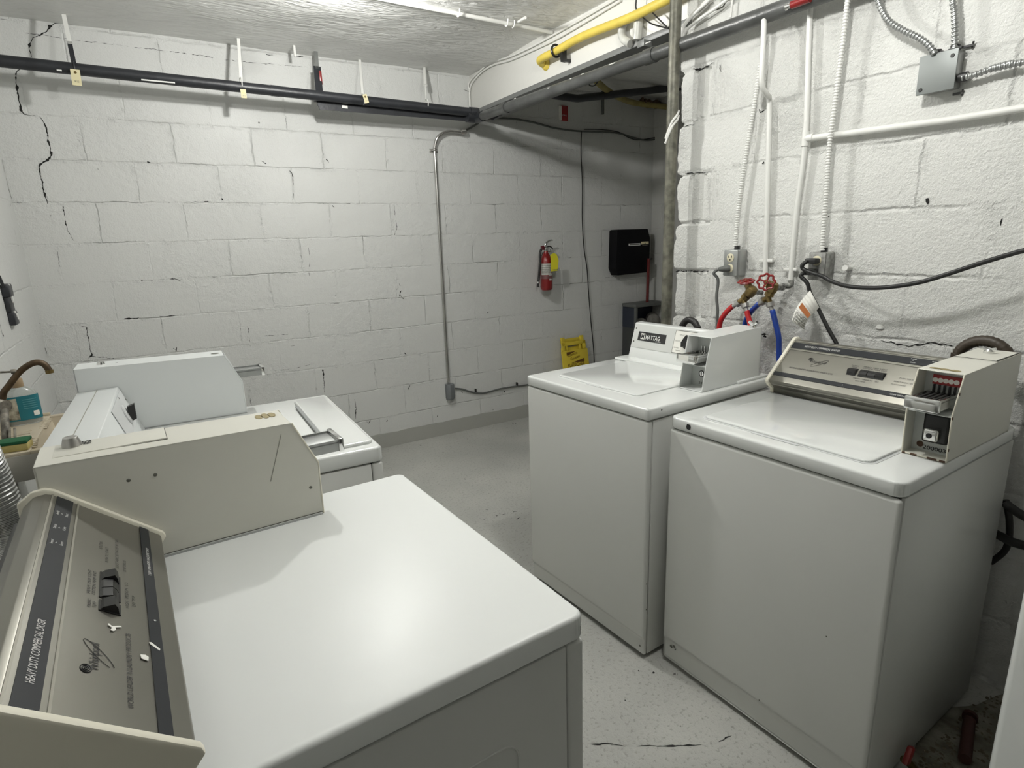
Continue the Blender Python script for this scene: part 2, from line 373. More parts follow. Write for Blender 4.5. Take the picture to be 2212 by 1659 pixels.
def right_wall():
    mb = MB(); ys = [YN+(1.6-YN)*i/40 for i in range(41)]+[1.6+.4*i/80 for i in range(1, 81)]; nz = 260
    def groove(y, z):
        k = (2.138-z)/.2129; row = math.floor(k); fr = k-row
        d = 0
        if row >= 0 and row % 2 == 0 and .03 < fr < .97:
            for c_, w_, dp in ((1.915, .012, .014), (1.847, .016, .014), (1.788, .004, .004), (1.768, .004, .004)):
                t = abs(y-c_)/w_
                if t < 1: d = max(d, dp*min(1, (1-t)*3))
        if y > 1.7: # open horizontal bed joint near the end
            f2 = min(fr, 1-fr)*.2129
            if f2 < .007 and 1.8 < y: d = max(d, .010*(1-f2/.007))
        return d
    g = []
    for y in ys:
        col = []
        for j in range(nz+1):
            z = (CEIL+.03)*j/nz; yy = y
            if y > 1.9:
                k = (2.138-z)/.2129; fr = abs((k % 1)-.5)*2
                e = .016*noise.noise(Vector((z*7, 2, 5)))+.010*noise.noise(Vector((z*31, 1, 0)))-(.022*max(0, fr-.86)/.14)+(.008 if math.floor(k) % 2 else -.004)
                yy = y+e*(y-1.9)/.1
            x = RIGHT+groove(y, z)+.003*noise.noise(Vector((y*3, z*3, 1)))+.0015*noise.noise(Vector((y*14, z*14, 4)))
            if y > 1.985: x += .008
            col.append(mb.bm.verts.new((x, yy, z)))
        g.append(col)
    for a, b in zip(g, g[1:]):
        for j in range(nz): mb.bm.faces.new([a[j], b[j], b[j+1], a[j+1]])
    last = g[-1]; e2 = [mb.bm.verts.new((RIGHT+.2, v.co.y-.004, v.co.z)) for v in last]
    for j in range(nz): mb.bm.faces.new([last[j], e2[j], e2[j+1], last[j+1]])
    p = [mb.bm.verts.new((RIGHT+.2, YN, 0)), mb.bm.verts.new((RIGHT+.2, YN, CEIL+.03))]
    mb.bm.faces.new([p[0], p[1]]+e2[::-1])
    return struct(mb.build('wall_right', M_wright))
wr = right_wall()
struct(MB().box((RIGHT, 1.97, 2.345), (RIGHT+.2, BACK, CEIL+.03), bev=.006).build('trim_1', M_plaster))          # painted lintel over the opening
struct(MB().box((RIGHT-.012, 1.95, 2.318), (RIGHT+.22, BACK, 2.346), bev=.003).box((RIGHT+.09, 1.95, 2.30), (RIGHT+.11, BACK, 2.33)).build('trim_2', steelgray))  # its steel flange
def gband():
    mb = MB(); n = 120
    top = [(RIGHT*2+.2 if i == n else LEFT+(EAST-LEFT)*i/n) for i in range(n+1)]
    A = [mb.bm.verts.new((LEFT+(EAST-LEFT)*i/n, BACK-.004, 0)) for i in range(n+1)]
    B = [mb.bm.verts.new((LEFT+(EAST-LEFT)*i/n, BACK-.004, .108+.006*noise.noise(Vector((i*.3, 0, 0)))+.003*noise.noise(Vector((i*1.3, 3, 0))))) for i in range(n+1)]
    Cc = [mb.bm.verts.new((v.co.x, BACK+.001, v.co.z+.001)) for v in B]
    for i in range(n):
        mb.bm.faces.new([A[i], A[i+1], B[i+1], B[i]]); mb.bm.faces.new([B[i], B[i+1], Cc[i+1], Cc[i]])
    return struct(mb.build('baseboard_back', grayband, smooth_=False))
gband()
# cracks -----------------------------------------------------------
NB = (0, -1, 0); mb = MB()
def C(f, pts, w, n, mb_=None): ribbon(mb_ or mb, [f(*p) for p in pts], [w]*len(pts) if isinstance(w, (int, float)) else w, n)
C(bk, [(125,48),(108,58),(98,70),(72,82),(66,92),(62,97),(65,112),(68,124)], [.006,.012,.006,.005,.006,.009,.008,.007], NB)
C(bk, [(50,147),(38,152),(34,160),(34,172),(38,195),(40,215),(46,238),(52,247),(66,249),(86,251),(97,266),(104,300),(112,336),(103,345),(88,354),(85,360),(88,378),(92,400),(97,425),(103,440)],
  [.004,.005,.008,.013,.009,.008,.010,.009,.003,.004,.008,.009,.009,.014,.008,.009,.006,.006,.010,.006], NB)
C(bk, [(136,445),(141,475),(147,498),(160,520)], [.007,.004,.003,.002], NB)
C(bk, [(625,369),(631,375),(634,400),(633,432),(620,440)], [.005,.009,.003,.004,.002], NB)
C(bk, [(400,437),(440,436),(478,437)], [.002,.005,.003], NB)
C(bk, [(565,347),(575,354)], [.004,.010], NB); C(bk, [(318,350),(325,351)], [.008,.006], NB); C(bk, [(479,428),(481,433)], [.009,.009], NB)
C(bk, [(705,343),(711,352)], [.008,.004], NB); C(bk, [(718,444),(722,448)], .007, NB)
C(bk, [(852,445),(853,470),(858,490),(852,508)], [.006,.004,.005,.003], NB)
C(bk, [(668,602),(667,585),(670,560),(666,535)], [.004,.003,.003,.002], NB)
C(bk, [(305,606),(308,606)], .011, NB); C(bk, [(325,605),(350,604),(366,602),(378,601),(388,606),(397,611)], [.002,.003,.003,.009,.005,.003], NB)
C(bk, [(269,689),(300,686)], [.008,.004], NB); C(bk, [(345,684),(370,682),(400,681)], [.003,.005,.003], NB)
C(bk, [(176,704),(187,706),(189,724),(195,748),(199,768),(190,774)], [.002,.007,.004,.003,.010,.003], NB)
C(bk, [(195,769),(240,774),(246,774)], [.003,.003,.008], NB); C(bk, [(374,752),(381,758),(382,750)], [.004,.007,.004], NB)
C(bk, [(862,640),(868,625),(862,612)], [.007,.004,.003], NB); C(bk, [(864,636),(872,646)], .005, NB)
C(bk, [(696,798),(699,812),(701,850)], [.011,.007,.003], NB); C(bk, [(535,705),(539,730),(541,748)], [.004,.003,.003], NB)
C(bk, [(570,726),(640,720)], .003, NB); C(bk, [(628,748),(636,746)], .005, NB); C(bk, [(592,800),(625,797),(660,790),(690,782)], [.002,.004,.002,.003], NB)
C(bk, [(873,762),(878,767)], .009, NB); C(bk, [(766,862),(769,880),(768,905)], [.003,.005,.006], NB)
C(bk, [(791,911),(797,914),(801,908)], [.003,.006,.003], NB); C(bk, [(835,911),(837,907)], .008, NB); C(bk, [(881,841),(886,832)], [.010,.003], NB)
C(bk, [(945,900),(946,896)], .008, NB); C(bk, [(997,846),(999,849)], .013, NB); C(bk, [(1088,844),(1090,848)], .010, NB)
C(bk, [(849,955),(860,950),(873,946)], [.004,.010,.004], NB); C(bk, [(1070,908),(1073,906)], .010, NB); C(bk, [(1016,921),(1019,919)], .007, NB)
C(bk, [(1044,913),(1046,911)], .007, NB); C(bk, [(1230,614),(1236,611)], [.010,.004], NB); C(bk, [(1353,657),(1380,655)], [.006,.003], NB)
C(bk, [(1300,600),(1345,596)], .003, NB)
C(bk, [(56,72),(110,78),(160,86),(240,96),(320,105),(420,118),(480,128),(560,137),(640,143),(700,150)], [.003,.002,.003,.002,.003,.003,.003,.002,.002,.002], NB)
C(bk, [(150,52),(180,51),(205,55)], [.004,.004,.003], NB); C(bk, [(575,118),(590,119)], [.010,.004], NB); C(bk, [(640,121),(655,122)], .006, NB)
C(bk, [(1000,193),(1022,203)], [.004,.006], NB)
mb.build('crack', crackm, wb, smooth_=False)
NR = (-1, 0, 0); mb = MB()
for pts, w in [([(1496,150),(1512,151),(1528,144),(1542,135)], [.004,.012,.008,.003]), ([(1472,275),(1500,268)], [.004,.003]), ([(1481,375),(1520,372),(1542,372)], [.006,.005,.002]),
               ([(1460,586),(1520,586),(1535,585)], [.006,.006,.002]), 
               ([(2003,428),(2005,440)], [.012,.016]), ([(2166,472),(2162,488)], [.006,.003]), ([(2142,585),(2139,592)], [.006,.009]),
               ([(1900,735),(1935,742),(1965,748),(2010,740),(2060,748)], [.002,.006,.007,.005,.003]),
               ([(1880,148),(1885,165),(1890,195)], [.003,.007,.003]), ([(1648,351),(1650,353)], .010), ([(1790,467),(1791,469)], .006), ([(1955,167),(1956,170)], .010), ([(1953,180),(1954,183)], .008),
               ([(1640,236),(1643,243),(1652,238)], [.004,.007,.003]), ([(1555,140),(1558,155)], [.008,.004]), ([(1960,302),(1990,298)], [.003,.003]),
               ([(1650,725),(1655,732)], .012), ([(1640,722),(1652,722),(1660,723)], [.006,.010,.005])]:
    C(rt, pts, w, NR)
mb.build('crack', crackm, wr, smooth_=False)
mb = MB()
for pts, w in [([(2,330),(5,350),(12,380),(22,420),(27,432)], [.0,.006,.002,.010,.004]), ([(52,530),(56,545),(58,570)], [.010,.022,.004]), ([(85,697),(92,703),(97,708)], [.006,.012,.016]),
               ([(93,724),(95,735)], .018), ([(97,752),(101,762),(108,775)], [.010,.012,.006]), ([(120,850),(124,865),(130,880),(132,896)], [.006,.004,.008,.006]), ([(0,700),(4,718),(8,726)], [.004,.006,.012])]:
    ribbon(mb, [lf(*p)+Vector((0, -.004, 0)) for p in pts], [w]*len(pts) if isinstance(w, (int, float)) else w, (1, 0, 0))
mb.build('crack', crackm, wl, smooth_=False)
mb = MB(); fl = lambda x, y: at(x, y, 2, 0)
for pts, w in [([(1268,1608),(1290,1609),(1310,1606),(1370,1613),(1420,1612),(1470,1610),(1540,1610),(1572,1592),(1590,1586)], [.003,.007,.008,.002,.006,.007,.003,.006,.002]),
               ([(1085,1113),(1092,1110)], .008), ([(1072,1115),(1075,1114)], .008), ([(1108,1106),(1117,1105)], .010), ([(1116,1122),(1122,1118)], .009), ([(1045,1122),(1048,1121)], .007),
               ([(1378,1449),(1381,1450)], .012), ([(1410,1452),(1414,1454)], .009), ([(1350,1512),(1351,1515)], .006), ([(1004,1034),(1005,1036)], .008), ([(1021,1049),(1022,1050)], .007),
               ([(1107,914),(1109,915)], .012), ([(1113,915),(1115,916)], .012), ([(1095,924),(1099,925)], .012), ([(1020,1173),(1024,1175)], .006)]:
    C(fl, pts, w, (0, 0, 1))
mb.build('crack', crackm, bpy.data.objects['floor'], smooth_=False)
# ================================================================== CEILING AND PIPES
def lamp(loc, label, watts):
    t = thing('ceiling_lamp', label, 'lamp', (loc[0], loc[1], CEIL), 0, 'bare bulb ceiling lamps')
    dz = loc[2]-CEIL
    MB().lathe([(.055, .0), (.055, -.018), (.03, -.04), (.022, -.055)], (0, 0, 0)).build('lamp_base', ivory, t)
    b = MB(); bm2 = bmesh.new(); bmesh.ops.create_icosphere(bm2, subdivisions=3, radius=.037)
    bmesh.ops.translate(bm2, verts=bm2.verts[:], vec=(0, 0, dz)); b.merge(bm2)
    area = 4*math.pi*.037**2
    e = watts/(math.pi*area)
    b.build('bulb', mat('bulb_glow_'+str(int(watts)), (.9, .9, .9), .5, emit=(1, .995, .96, e)), t)
lamp((.88, 2.62, 2.49), 'bare bulb lamp on the ceiling in front of the back wall', LW1)
lamp((1.12, .98, 2.47), 'bare bulb lamp on the ceiling above the washers', LW2)
# black pipe along the back wall
PY = BACK-.22
a = at(0, 131.5, 1, PY); b = at(1020, 243, 1, PY); a2 = a+(a-b)*.25
if a2.x < LEFT: a2 = a+(a-b)*((a.x-LEFT)/(b.x-a.x))*.99
GX = 2.06
g0 = at(1190, 198, 0, GX); g1 = at(1650, 33, 0, GX); gd = (g0-g1); g_end = g1+gd*((PY-g1.y)/gd.y)
g_start = g1-gd*((g1.y+1.0)/gd.y)
t = thing('drain_pipe', 'long black painted drain pipe hung along the top of the back wall', 'pipe', a)
T = lambda p: Vector(p)-a
mb = MB(); mb.tube([T(a2), T(b)], .0275, 20, smooth=False); mb.build('pipe_run', blackpipe, t)
c0 = a+(b-a)*((.742-a.x)/(b.x-a.x)); c1 = a+(b-a)*((.785-a.x)/(b.x-a.x))
MB().tube([T(c0), T(c1)], .0290, 20, smooth=False).build('coupling', blackpipe, t)
for px, wd in ((128, .01), (342, .075)):
    q = at(px, 131.5+(px)*.1105+6, 1, PY-.026); MB().box(T(q)-Vector((wd, .0015, .004)), T(q)+Vector((wd, .0005, .003)), bev=.0008).build('paint_scrape', whitepaint, t, smooth_=False)
MB().tube([T(b-Vector((.02, 0, 0))), T(b+Vector((.04, 0, 0)))], .033, 20, smooth=False).build('elbow_collar', blackpipe, t)
# black steel angle below it
s0 = at(683, 228, 1, PY+.03); s1 = at(1016, 254, 1, PY+.03)
mb = MB(); mb.slab([s0+Vector((0, 0, .034)), s1+Vector((0, 0, .034)), s1-Vector((0, 0, .024)), s0-Vector((-.02, 0, .020)), s0+Vector((.012, 0, -.002))], (0, 1, 0), .006)
mb.slab([s0+Vector((0, 0, .034)), s1+Vector((0, 0, .034)), s1+Vector((0, .05, .034)), s0+Vector((0, .05, .034))], (0, 0, -1), .005)
sa = tag(mb.build('steel_angle', blackpipe, smooth_=False), 'black steel angle under the right half of the drain pipe', 'bracket')
q = at(745, 231, 1, PY+.024); (MB().box((q.x-.017, q.y, q.z-.008), (q.x+.017, q.y+.0055, q.z+.008)).build('sticker', paper, sa, smooth_=False))
# gray pipe under the lintel
t = thing('drain_pipe', 'dark gray drain pipe running below the lintel and across the right wall top', 'pipe', g0)
T = lambda p: Vector(p)-g0
MB().tube([T(g_end), T(g_start)], .0285, 22, smooth=False).build('pipe_run', graypipe, t)
def on_g(y): return g1+gd*((y-g1.y)/gd.y)
for y in (3.42, 2.15):
    MB().tube([T(on_g(y)), T(on_g(y-.06))], .033, 22, smooth=False).build('coupling', graypipe, t)
for px, py, w_ in ((1322,138,.045),(1258,160,.02),(1233,170,.015),(1112,213,.02),(1400,92,.03),(1185,190,.015)):
    q = at(px, py, 0, GX-.0285); MB().tube([T(q)-gd.normalized()*w_/2, T(q)+gd.normalized()*w_/2], .0025, 6, smooth=False).build('paint_drip', whitepaint, t)
el = MB().tube([T(g_end+Vector((-.08, .0, .002))), T(g_end+Vector((-.01, -.0, 0))), T(on_g(PY-.08))], .033, 20).build('elbow', blackpipe, t)
# dark brace under the corner
tag(MB().prism([(3.66, 2.30), (3.60, 2.225), (3.50, 2.235), (3.30, 2.30)], 2.085, 2.10, axes='yz').build('steel_brace', blackpipe, smooth_=False), 'black steel brace under the gray pipe at the back corner', 'bracket')
# hangers on the black pipe
def hanger(px, pytop, pyb, pxb, tagp, style, label):
    top = at(px, pytop, 2, CEIL-.005); bot = at(pxb, pyb, 1, PY)
    top = Vector((top.x, min(top.y, BACK-.03), CEIL))
    t = thing('pipe_hanger', label, 'hanger', top, 0, 'strap hangers holding the black drain pipe')
    T = lambda p: Vector(p)-top
    d = (bot-top)
    n = Vector((1, 0, 0))
    def strap(f0, f1, w_, mt, nm, r=None):
        p, q_ = T(top+d*f0), T(top+d*f1)
        mb = MB(); nrm = Vector((0, -1, 0)); sx = Vector((w_/2, 0, 0))
        mb.slab([p-sx, p+sx, q_+sx, q_-sx], nrm, .004); return mb.build(nm, mt, t, smooth_=False)
    if style == 'white': strap(0, 1, .016, whitepaint, 'strap')
    if style == 'half': strap(0, .55, .018, whitepaint, 'strap'); strap(.5, 1.05, .020, blackpipe, 'strap_end')
    if style == 'wide':
        strap(0, .4, .022, steel, 'strap'); o = strap(.35, 1.0, .042, blackpipe, 'strap_end')
        q_ = T(top+d*.62); MB().box((q_.x+.006, q_.y-.012, q_.z-.035), (q_.x+.022, q_.y-.004, q_.z+.04), bev=.003).build('tag', red, t)
    if style == 'thin':
        MB().tube([T(top), T(top+d*.5)], .012, 10, smooth=False, rfun=lambda i, N: .010 if i == 0 else .014).build('turnbuckle', whitepaint, t)
        MB().tube([T(top+d*.45), T(bot)], .004, 8, smooth=False).build('rod', whitepaint, t)
    # clamp around the pipe
    if style != 'wide': MB().torus(T(bot), (1, 0, 0), .030, .0035, 24, 6).build('clamp_ring', blackpipe if style == 'half' else whitepaint, t)
    if tagp:
        w_, h_, dz, rot = tagp; cc = T(bot)+Vector((.0, -.036, dz))
        M = Matrix.Translation(cc) @ Matrix.Rotation(rot, 4, 'Y')
        o = MB().box((-w_/2, -.0006, -h_), (w_/2, .0006, 0)).build('paper_tag', manila, t, smooth_=False, M=M)
        MB().lathe([(.006, 0), (.006, .001)], M @ Vector((0, -.0008, -.014)), (0, -1, 0), 12).build('eyelet', brass, o)
        lettering('8/12', w_*.45, h_*.12, inkg, o, M @ frame((-w_*.2, -.001, -h_*.8), (1, 0, 0), (0, 0, 1)))
    return t
hanger(138, 33, 148, 162, (.038, .072, -.012, .03), 'half', 'half black strap hanger with the big tag at the far left of the pipe')
hanger(515, 85, 181, 521, (.028, .045, -.035, 0), 'white', 'white strap hanger with a small tag left of the ceiling nail')
hanger(682, 113, 205, 690, None, 'wide', 'wide black strap hanger with a red tag at the end of the steel angle')
hanger(777, 131, 215, 784, (.026, .050, .022, -.25), 'white', 'white strap hanger with a tilted tag right of the wide black one')
hanger(917, 148, 225, 921, None, 'thin', 'white turnbuckle rod hanger nearest the lintel corner')
q = at(635, 98, 2, CEIL); q2 = at(638, 123, 1, q.y)
tag(MB().tube([Vector((q.x, q.y, CEIL)), q2], .008, 8, smooth=False).build('cut_strap', whitepaint), 'short cut white strap end hanging from the ceiling', 'hanger')
# ceiling conduit
z = CEIL-.016
c0 = at(780, -12, 2, z); c1 = at(1192, 70, 2, z)
tag(MB().tube([c0, c1], .0105, 14, smooth=False).build('ceiling_conduit', whitepaint), 'white painted conduit across the ceiling ending at the lintel', 'conduit')
for i, (px, py, lb) in enumerate(((990, 28, 'white conduit clip on the ceiling farther from the lintel'), (1094, 49, 'white conduit clip on the ceiling, left one of the close pair'), (1108, 52, 'white conduit clip on the ceiling, right one of the close pair'))):
    q = at(px, py, 2, z); mb = MB()
    mb.tube([q+Vector((0, .018, .014)), q+Vector((0, .014, -.008)), q+Vector((0, 0, -.016)), q+Vector((0, -.014, -.008)), q+Vector((0, -.018, .014))], .0035, 8)
    tag(mb.build('conduit_clip', whitepaint), lb, 'clip', 'clips on the ceiling conduit')
q0, q1 = at(1120, 47, 2, z-.004), at(1135, 38, 2, z-.03)
tag(MB().tube([q0, q1], .007, 8, smooth=False).build('pipe_stub', whitepaint), 'bright white stub sticking out beside the ceiling conduit', 'pipe')
# white cables in the lintel corner
xx = RIGHT-.012
for off, r_, lb in ((0, .0055, 'upper white cable curving up from the drain pipe into the ceiling corner'), (8, .0055, 'lower white cable curving up from the drain pipe into the ceiling corner')):
    pts = [(1000-off*-.9, 236), (1001+off*.9, 205), (1012+off*.9, 180), (1035+off*.8, 155), (1062+off*.6, 135+off*.6), (1102, 122+off), (1150, 100+off*1.1), (1200, 73+off*1.5), (1270, 33+off*1.4), (1340, -8+off*1.2)]
    P = [at(x, y, 0, xx) for x, y in pts]
    for p in P: p.y = min(p.y, BACK-.02)
    tag(MB().tube(P, r_, 10).build('electric_cable', whitepaint), lb, 'cable')
# yellow pipe
YX = RIGHT-.06
P = [at(1168, 128, 0, YX), at(1200, 111, 0, YX), at(1250, 83, 0, YX), at(1300, 62, 0, YX), at(1350, 43, 0, YX), at(1400, 20, 0, YX), at(1450, -6, 0, YX), at(1500, -34, 0, YX)]
t = thing('gas_pipe', 'yellow painted gas pipe bracketed to the white lintel', 'pipe', P[0]); T = lambda p: Vector(p)-P[0]
MB().tube([T(P[0]+Vector((.075, .045, -.012))), T(P[0]+Vector((.03, .03, -.01)))]+[T(p) for p in P], .0205, 18).build('pipe_run', yellowp, t)
cc = at(1201, 110, 0, YX); dd = (P[2]-P[0]).normalized()
MB().torus(T(cc), dd, .030, .006, 28, 8).build('clamp_ring', black, t)
b0 = at(1207, 115, 0, YX); b1 = at(1217, 130, 0, YX+.02)
MB().slab([T(b0)+Vector((.0, .035, .012)), T(b0)+Vector((0, -.03, .025)), T(b0)+Vector((0, -.033, -.045)), T(b0)+Vector((0, -.015, -.047)), T(b0)+Vector((0, -.012, -.018))], (1, 0, 0), .03).box(T(b0)+Vector((.02, -.03, -.045)), T(b0)+Vector((.058, -.016, -.03))).build('bracket', black, t, smooth_=False)
MB().lathe([(.034, 0), (.030, .010), (.022, .018)], T(Vector((RIGHT-.002, P[0].y+.03, P[0].z-.012))), (-1, 0, 0)).build('wall_collar', yellowp, t)
# white pipe stub with gray bracket on the beam
q = at(1365, 72, 0, RIGHT-.03); T = lambda p: Vector(p)-q; t = thing('pipe_fitting', 'white painted pipe elbow and gray tray hanging in front of the lintel', 'fitting', q)
MB().tube([T(at(x_, y_, 0, RIGHT-.028)) for x_, y_ in ((1350, 44), (1343, 66), (1347, 84), (1362, 94))], .019, 20).build('elbow', mat('thin_white_paint', (.62, .62, .58), .35, var=.25, vscale=18), t)
MB().tube([T(at(1380, 34, 0, RIGHT-.028)), T(at(1376, 86, 0, RIGHT-.028))], .021, 20, smooth=False).build('sleeve', MATS['thin_white_paint'], t)
MB().box(T(at(1376, 90, 0, RIGHT-.05)), T(at(1408, 102, 0, RIGHT-.0)), bev=.003).build('tray', steelgray, t)
# thin black wires
for pts, lb in (([(1375,-8),(1374,18),(1383,32),(1405,50),(1430,58),(1444,61)], 'thin black wire looping below the yellow pipe'), ([(1402,20),(1418,36),(1444,62)], 'thin black wire running straight down from the yellow pipe')):
    tag(MB().tube([at(x, y, 0, RIGHT-.05) for x, y in pts], .0032, 8).build('electric_wire', black), lb, 'wire')
# galvanised pole at the wall end
p0 = Vector((2.033, 1.942, 0)); mid = at(1451, 300, 0, 2.033)
t = thing('support_pipe', 'mottled galvanised pipe standing at the end of the right wall', 'pipe', (mid.x, mid.y, 0))
MB().tube([(0, 0, 0), (0, 0, CEIL)], .0245, 26, smooth=False).build('pipe_run', galv, t)
for dz in (0, .02): MB().tube([(-.026, .012, 1.84+dz), (-.02, -.016, 1.90+dz), (0, -.027, 1.93+dz), (.016, -.02, 1.95+dz)], .005, 8).build('paint_drip', whitepaint, t)
# white cables behind the pole
for i, pts in enumerate(([(1468,84),(1474,62),(1490,38),(1515,12),(1545,-14)], [(1472,86),(1482,66),(1510,42),(1545,18),(1585,-12)], [(1470,82),(1478,56),(1500,30),(1530,2),(1540,-8)])):
    tag(MB().tube([rt(x, y, .02+.012*i) for x, y in pts], .0065, 10).build('electric_cable', whitepaint), ('middle', 'lowest', 'topmost')[i]+' of the white cables fanning up right of the galvanised pipe', 'cable', 'white cables beside the galvanised pipe')
tag(MB().tube([rt(x, y, .02) for x, y in [(1585,-5),(1568,4),(1562,14),(1550,20),(1543,22)]], .003, 8).build('electric_wire', inkg), 'short loose dark wire curling above the gray pipe', 'wire')
tag(MB().tube([rt(x, y, .02) for x, y in [(1583,-6),(1580,20),(1578,38)]], .004, 8).build('electric_wire', whitepaint), 'thin white wire dropping behind the gray pipe', 'wire')
# red capped valve on the gray pipe
q = at(1700, 15, 0, GX-.035); d = at(1752, -5, 0, GX-.035)-q; dn = d.normalized()
t = thing('pipe_valve', 'red sleeve with bright metal tip on the gray pipe', 'valve', q)
MB().tube([dn*.018, dn*.085], .013, 16, smooth=False).build('sleeve', red, t)
MB().tube([Vector((0, 0, 0)), dn*.018], .008, 12, smooth=False).tube([dn*-.004, dn*.006], .011, 10, smooth=False).build('metal_tip', chrome, t)
# ================================================================== ALCOVE
A0 = at(1186, 204, 1, 3.6); A1 = at(1246, 213, 1, 3.62); A2 = at(1470, 188, 1, 3.62)
tag(MB().tube([A0, A1, A2], .026, 16, smooth=False).build('drain_pipe', blackpipe), 'black drain pipe high in the dark alcove', 'pipe')
P = [at(1286, 172, 2, 2.50), at(1300, 186, 2, 2.50), at(1322, 202, 2, 2.51), at(1350, 216, 2, 2.52), at(1380, 224, 2, 2.52), at(1440, 231, 2, 2.5)]
for p in P: p.y = min(p.y, BACK-.05)
gp_ = tag(MB().tube(P, .022, 14).build('gas_pipe', mat('shaded_yellow_paint', (.36, .30, .10), .55, var=.3, vscale=14)), 'yellow gas pipe under the alcove ceiling, its colour darkened for shade', 'pipe')  # darker copy of the yellow paint, alcove shade put into its colour
MB().torus(P[0]+Vector((-.03, -.01, -.01)), (1, .6, 0), .035, .004, 24, 6).build('pipe_clamp', black, gp_)
q = bk(1408, 222, .05); mb = MB().tube([bk(1384, 219, .06), bk(1400, 224, .07), bk(1432, 226, .06)], .028, 10, rfun=lambda i, N: .028+.01*math.sin(i*1.7)); mb.build('pipe_joint', rust, gp_)['label'] = 'crusty dark pipe joint'
q0 = bk(1302, 208, .03); q1 = bk(1302, 247, .03)
tag(MB().tube([q0+Vector((0, 0, .05)), q1], .013, 10, smooth=False).build('hanger_rod', darkgray), 'short gray rod hanging below the alcove pipe', 'hanger')
q0 = bk(1210, 228); q1 = bk(1225, 262)
t = thing('alarm_label', 'small red label plate high on the alcove back wall', 'sign', (q0.x, BACK, q1.z))
w_, h_ = q1.x-q0.x, q0.z-q1.z
MB().box((0, -.012, 0), (w_, -.001, h_), bev=.002).build('plate', redsign, t)
MB().box((-.014, -.02, 0), (0, -.001, h_*.95)).build('white_edge', paper, t, smooth_=False)
lettering('FIRE', w_*.6, h_*.1, inkw, t, frame((w_*.2, -.0125, h_*.3), (1, 0, 0), (0, 0, 1)))
P = [bk(x, y, .012) for x, y in [(990,284),(1010,279),(1030,268),(1048,257),(1100,256),(1150,264),(1200,277),(1258,284),(1330,287),(1370,298),(1400,303),(1440,297),(1470,300)]]
tag(MB().tube(P, .007, 10).build('electric_cable', darkgray), 'gray cable sagging along the back wall into the alcove', 'cable')
P = [bk(x, y, .014) for x, y in [(1262,279),(1300,280),(1335,285),(1360,298),(1385,302),(1440,292)]]
tag(MB().tube(P, .004, 8).build('electric_wire', black), 'black wire beside the sagging gray cable in the alcove', 'wire')
P = [bk(x, y, .02) for x, y in [(1256,284),(1255,330),(1258,400),(1258,480),(1262,540),(1268,580),(1272,640),(1277,700),(1281,740),(1284,785),(1287,860)]]
tag(MB().tube(P, .0042, 8).build('hanging_wire', black), 'long black wire hanging down the alcove back wall', 'wire')
# dispenser
q0 = at(1331, 496, 1, BACK-.10); q1 = at(1403, 590, 1, BACK-.10); w_ = q1.x-q0.x; h_ = q0.z-q1.z
t = thing('wall_cabinet', 'black plastic wall cabinet with two small stickers in the alcove', 'cabinet', (q0.x, BACK, q1.z))
MB().prism([(0, .06), (.008, h_-.01), (.02, h_), (w_-.03, h_), (w_, h_-.08), (w_, .01), (.03, 0)], -.10, -.001, bev=.006).build('body', mat('matte_black_shell', (.003, .003, .004), .6, spec=.15), t)
o = MB().box((w_*.36, -.102, h_*.64), (w_*.70, -.099, h_*.69)).build('name_plate', inkw, t, smooth_=False)
MB().box((w_*.385, -.1025, h_*.655), (w_*.68, -.1015, h_*.675)).build('print_line', inkg, o, smooth_=False)
o = MB().box((w_*.72, -.102, h_*.66), (w_*.95, -.099, h_*.72)).build('warning_sticker', manila, t, smooth_=False)
MB().prism([(w_*.82, h_*.665), (w_*.86, h_*.665), (w_*.84, h_*.705)], -.1028, -.1018).build('triangle', inkg, o, smooth_=False)
MB().box((w_*.76, -.1015, h_*.63), (w_*.92, -.0995, h_*.642)).build('print_line', inkg, t, smooth_=False)
MB().tube([(w_, -.05, h_*.45), (w_+.03, -.03, h_*.42), (w_+.055, -.02, h_*.33), (w_+.09, -.02, h_*.31), (w_+.12, -.02, h_*.32)], .0045, 8).build('power_cord', black, t)
q0 = bk(1401, 566, .13); q1 = bk(1398, 660, .13); q1.z = at(1373, 658, 1, 3.78).z
tag(MB().tube([q0+Vector((0, 0, .03)), q1], .013, 12, smooth=False).build('broom_handle', mat('dark_red_paint', (.12, .008, .008), .4)), 'red broom handle standing on the dark cart before the black wall cabinet', 'handle')
# dark cart
CY = 3.78
q = at(1373, 658, 1, CY); zt = q.z; cd = BACK-.02-CY
t = thing('utility_cart', 'dark gray utility cart holding rags against the alcove wall', 'cart', (q.x, CY, 0))
MB().box((0, 0, zt-.030), (.41, cd, zt), bev=.006).build('top_shelf', darkgray, t)
for x_ in (.008, .375): MB().box((x_, .004, .0), (x_+.024, .028, zt-.030), bev=.003).build('leg', darkgray, t)
MB().box((.01, .01, .06), (.40, cd, zt-.21), bev=.004).build('lower_body', mat('very_dark_gray', (.04, .042, .042), .5), t)
MB().box((.02, cd-.02, zt-.21), (.39, cd, zt-.03)).box((.010, .02, zt-.21), (.02, cd, zt-.03)).build('back_panel', mat('navy_panel', (.02, .025, .04), .6), t, smooth_=False)
def blob(c, rx, ry, rz_, mt, nm, lb, cat, grp=None):
    b2 = bmesh.new(); bmesh.ops.create_icosphere(b2, subdivisions=4, radius=1)
    for v in b2.verts:
        k = 1+.16*noise.noise(v.co*1.8+Vector((c[0]*9, 0, 0))); v.co = Vector((v.co.x*rx*k, v.co.y*ry*k, max(v.co.z, -.55)*rz_*k))
    mb = MB(); mb.merge(b2, Matrix.Translation(Vector(c)+Vector((0, 0, rz_*.55)))); return tag(mb.build(nm, mt), lb, cat, grp)
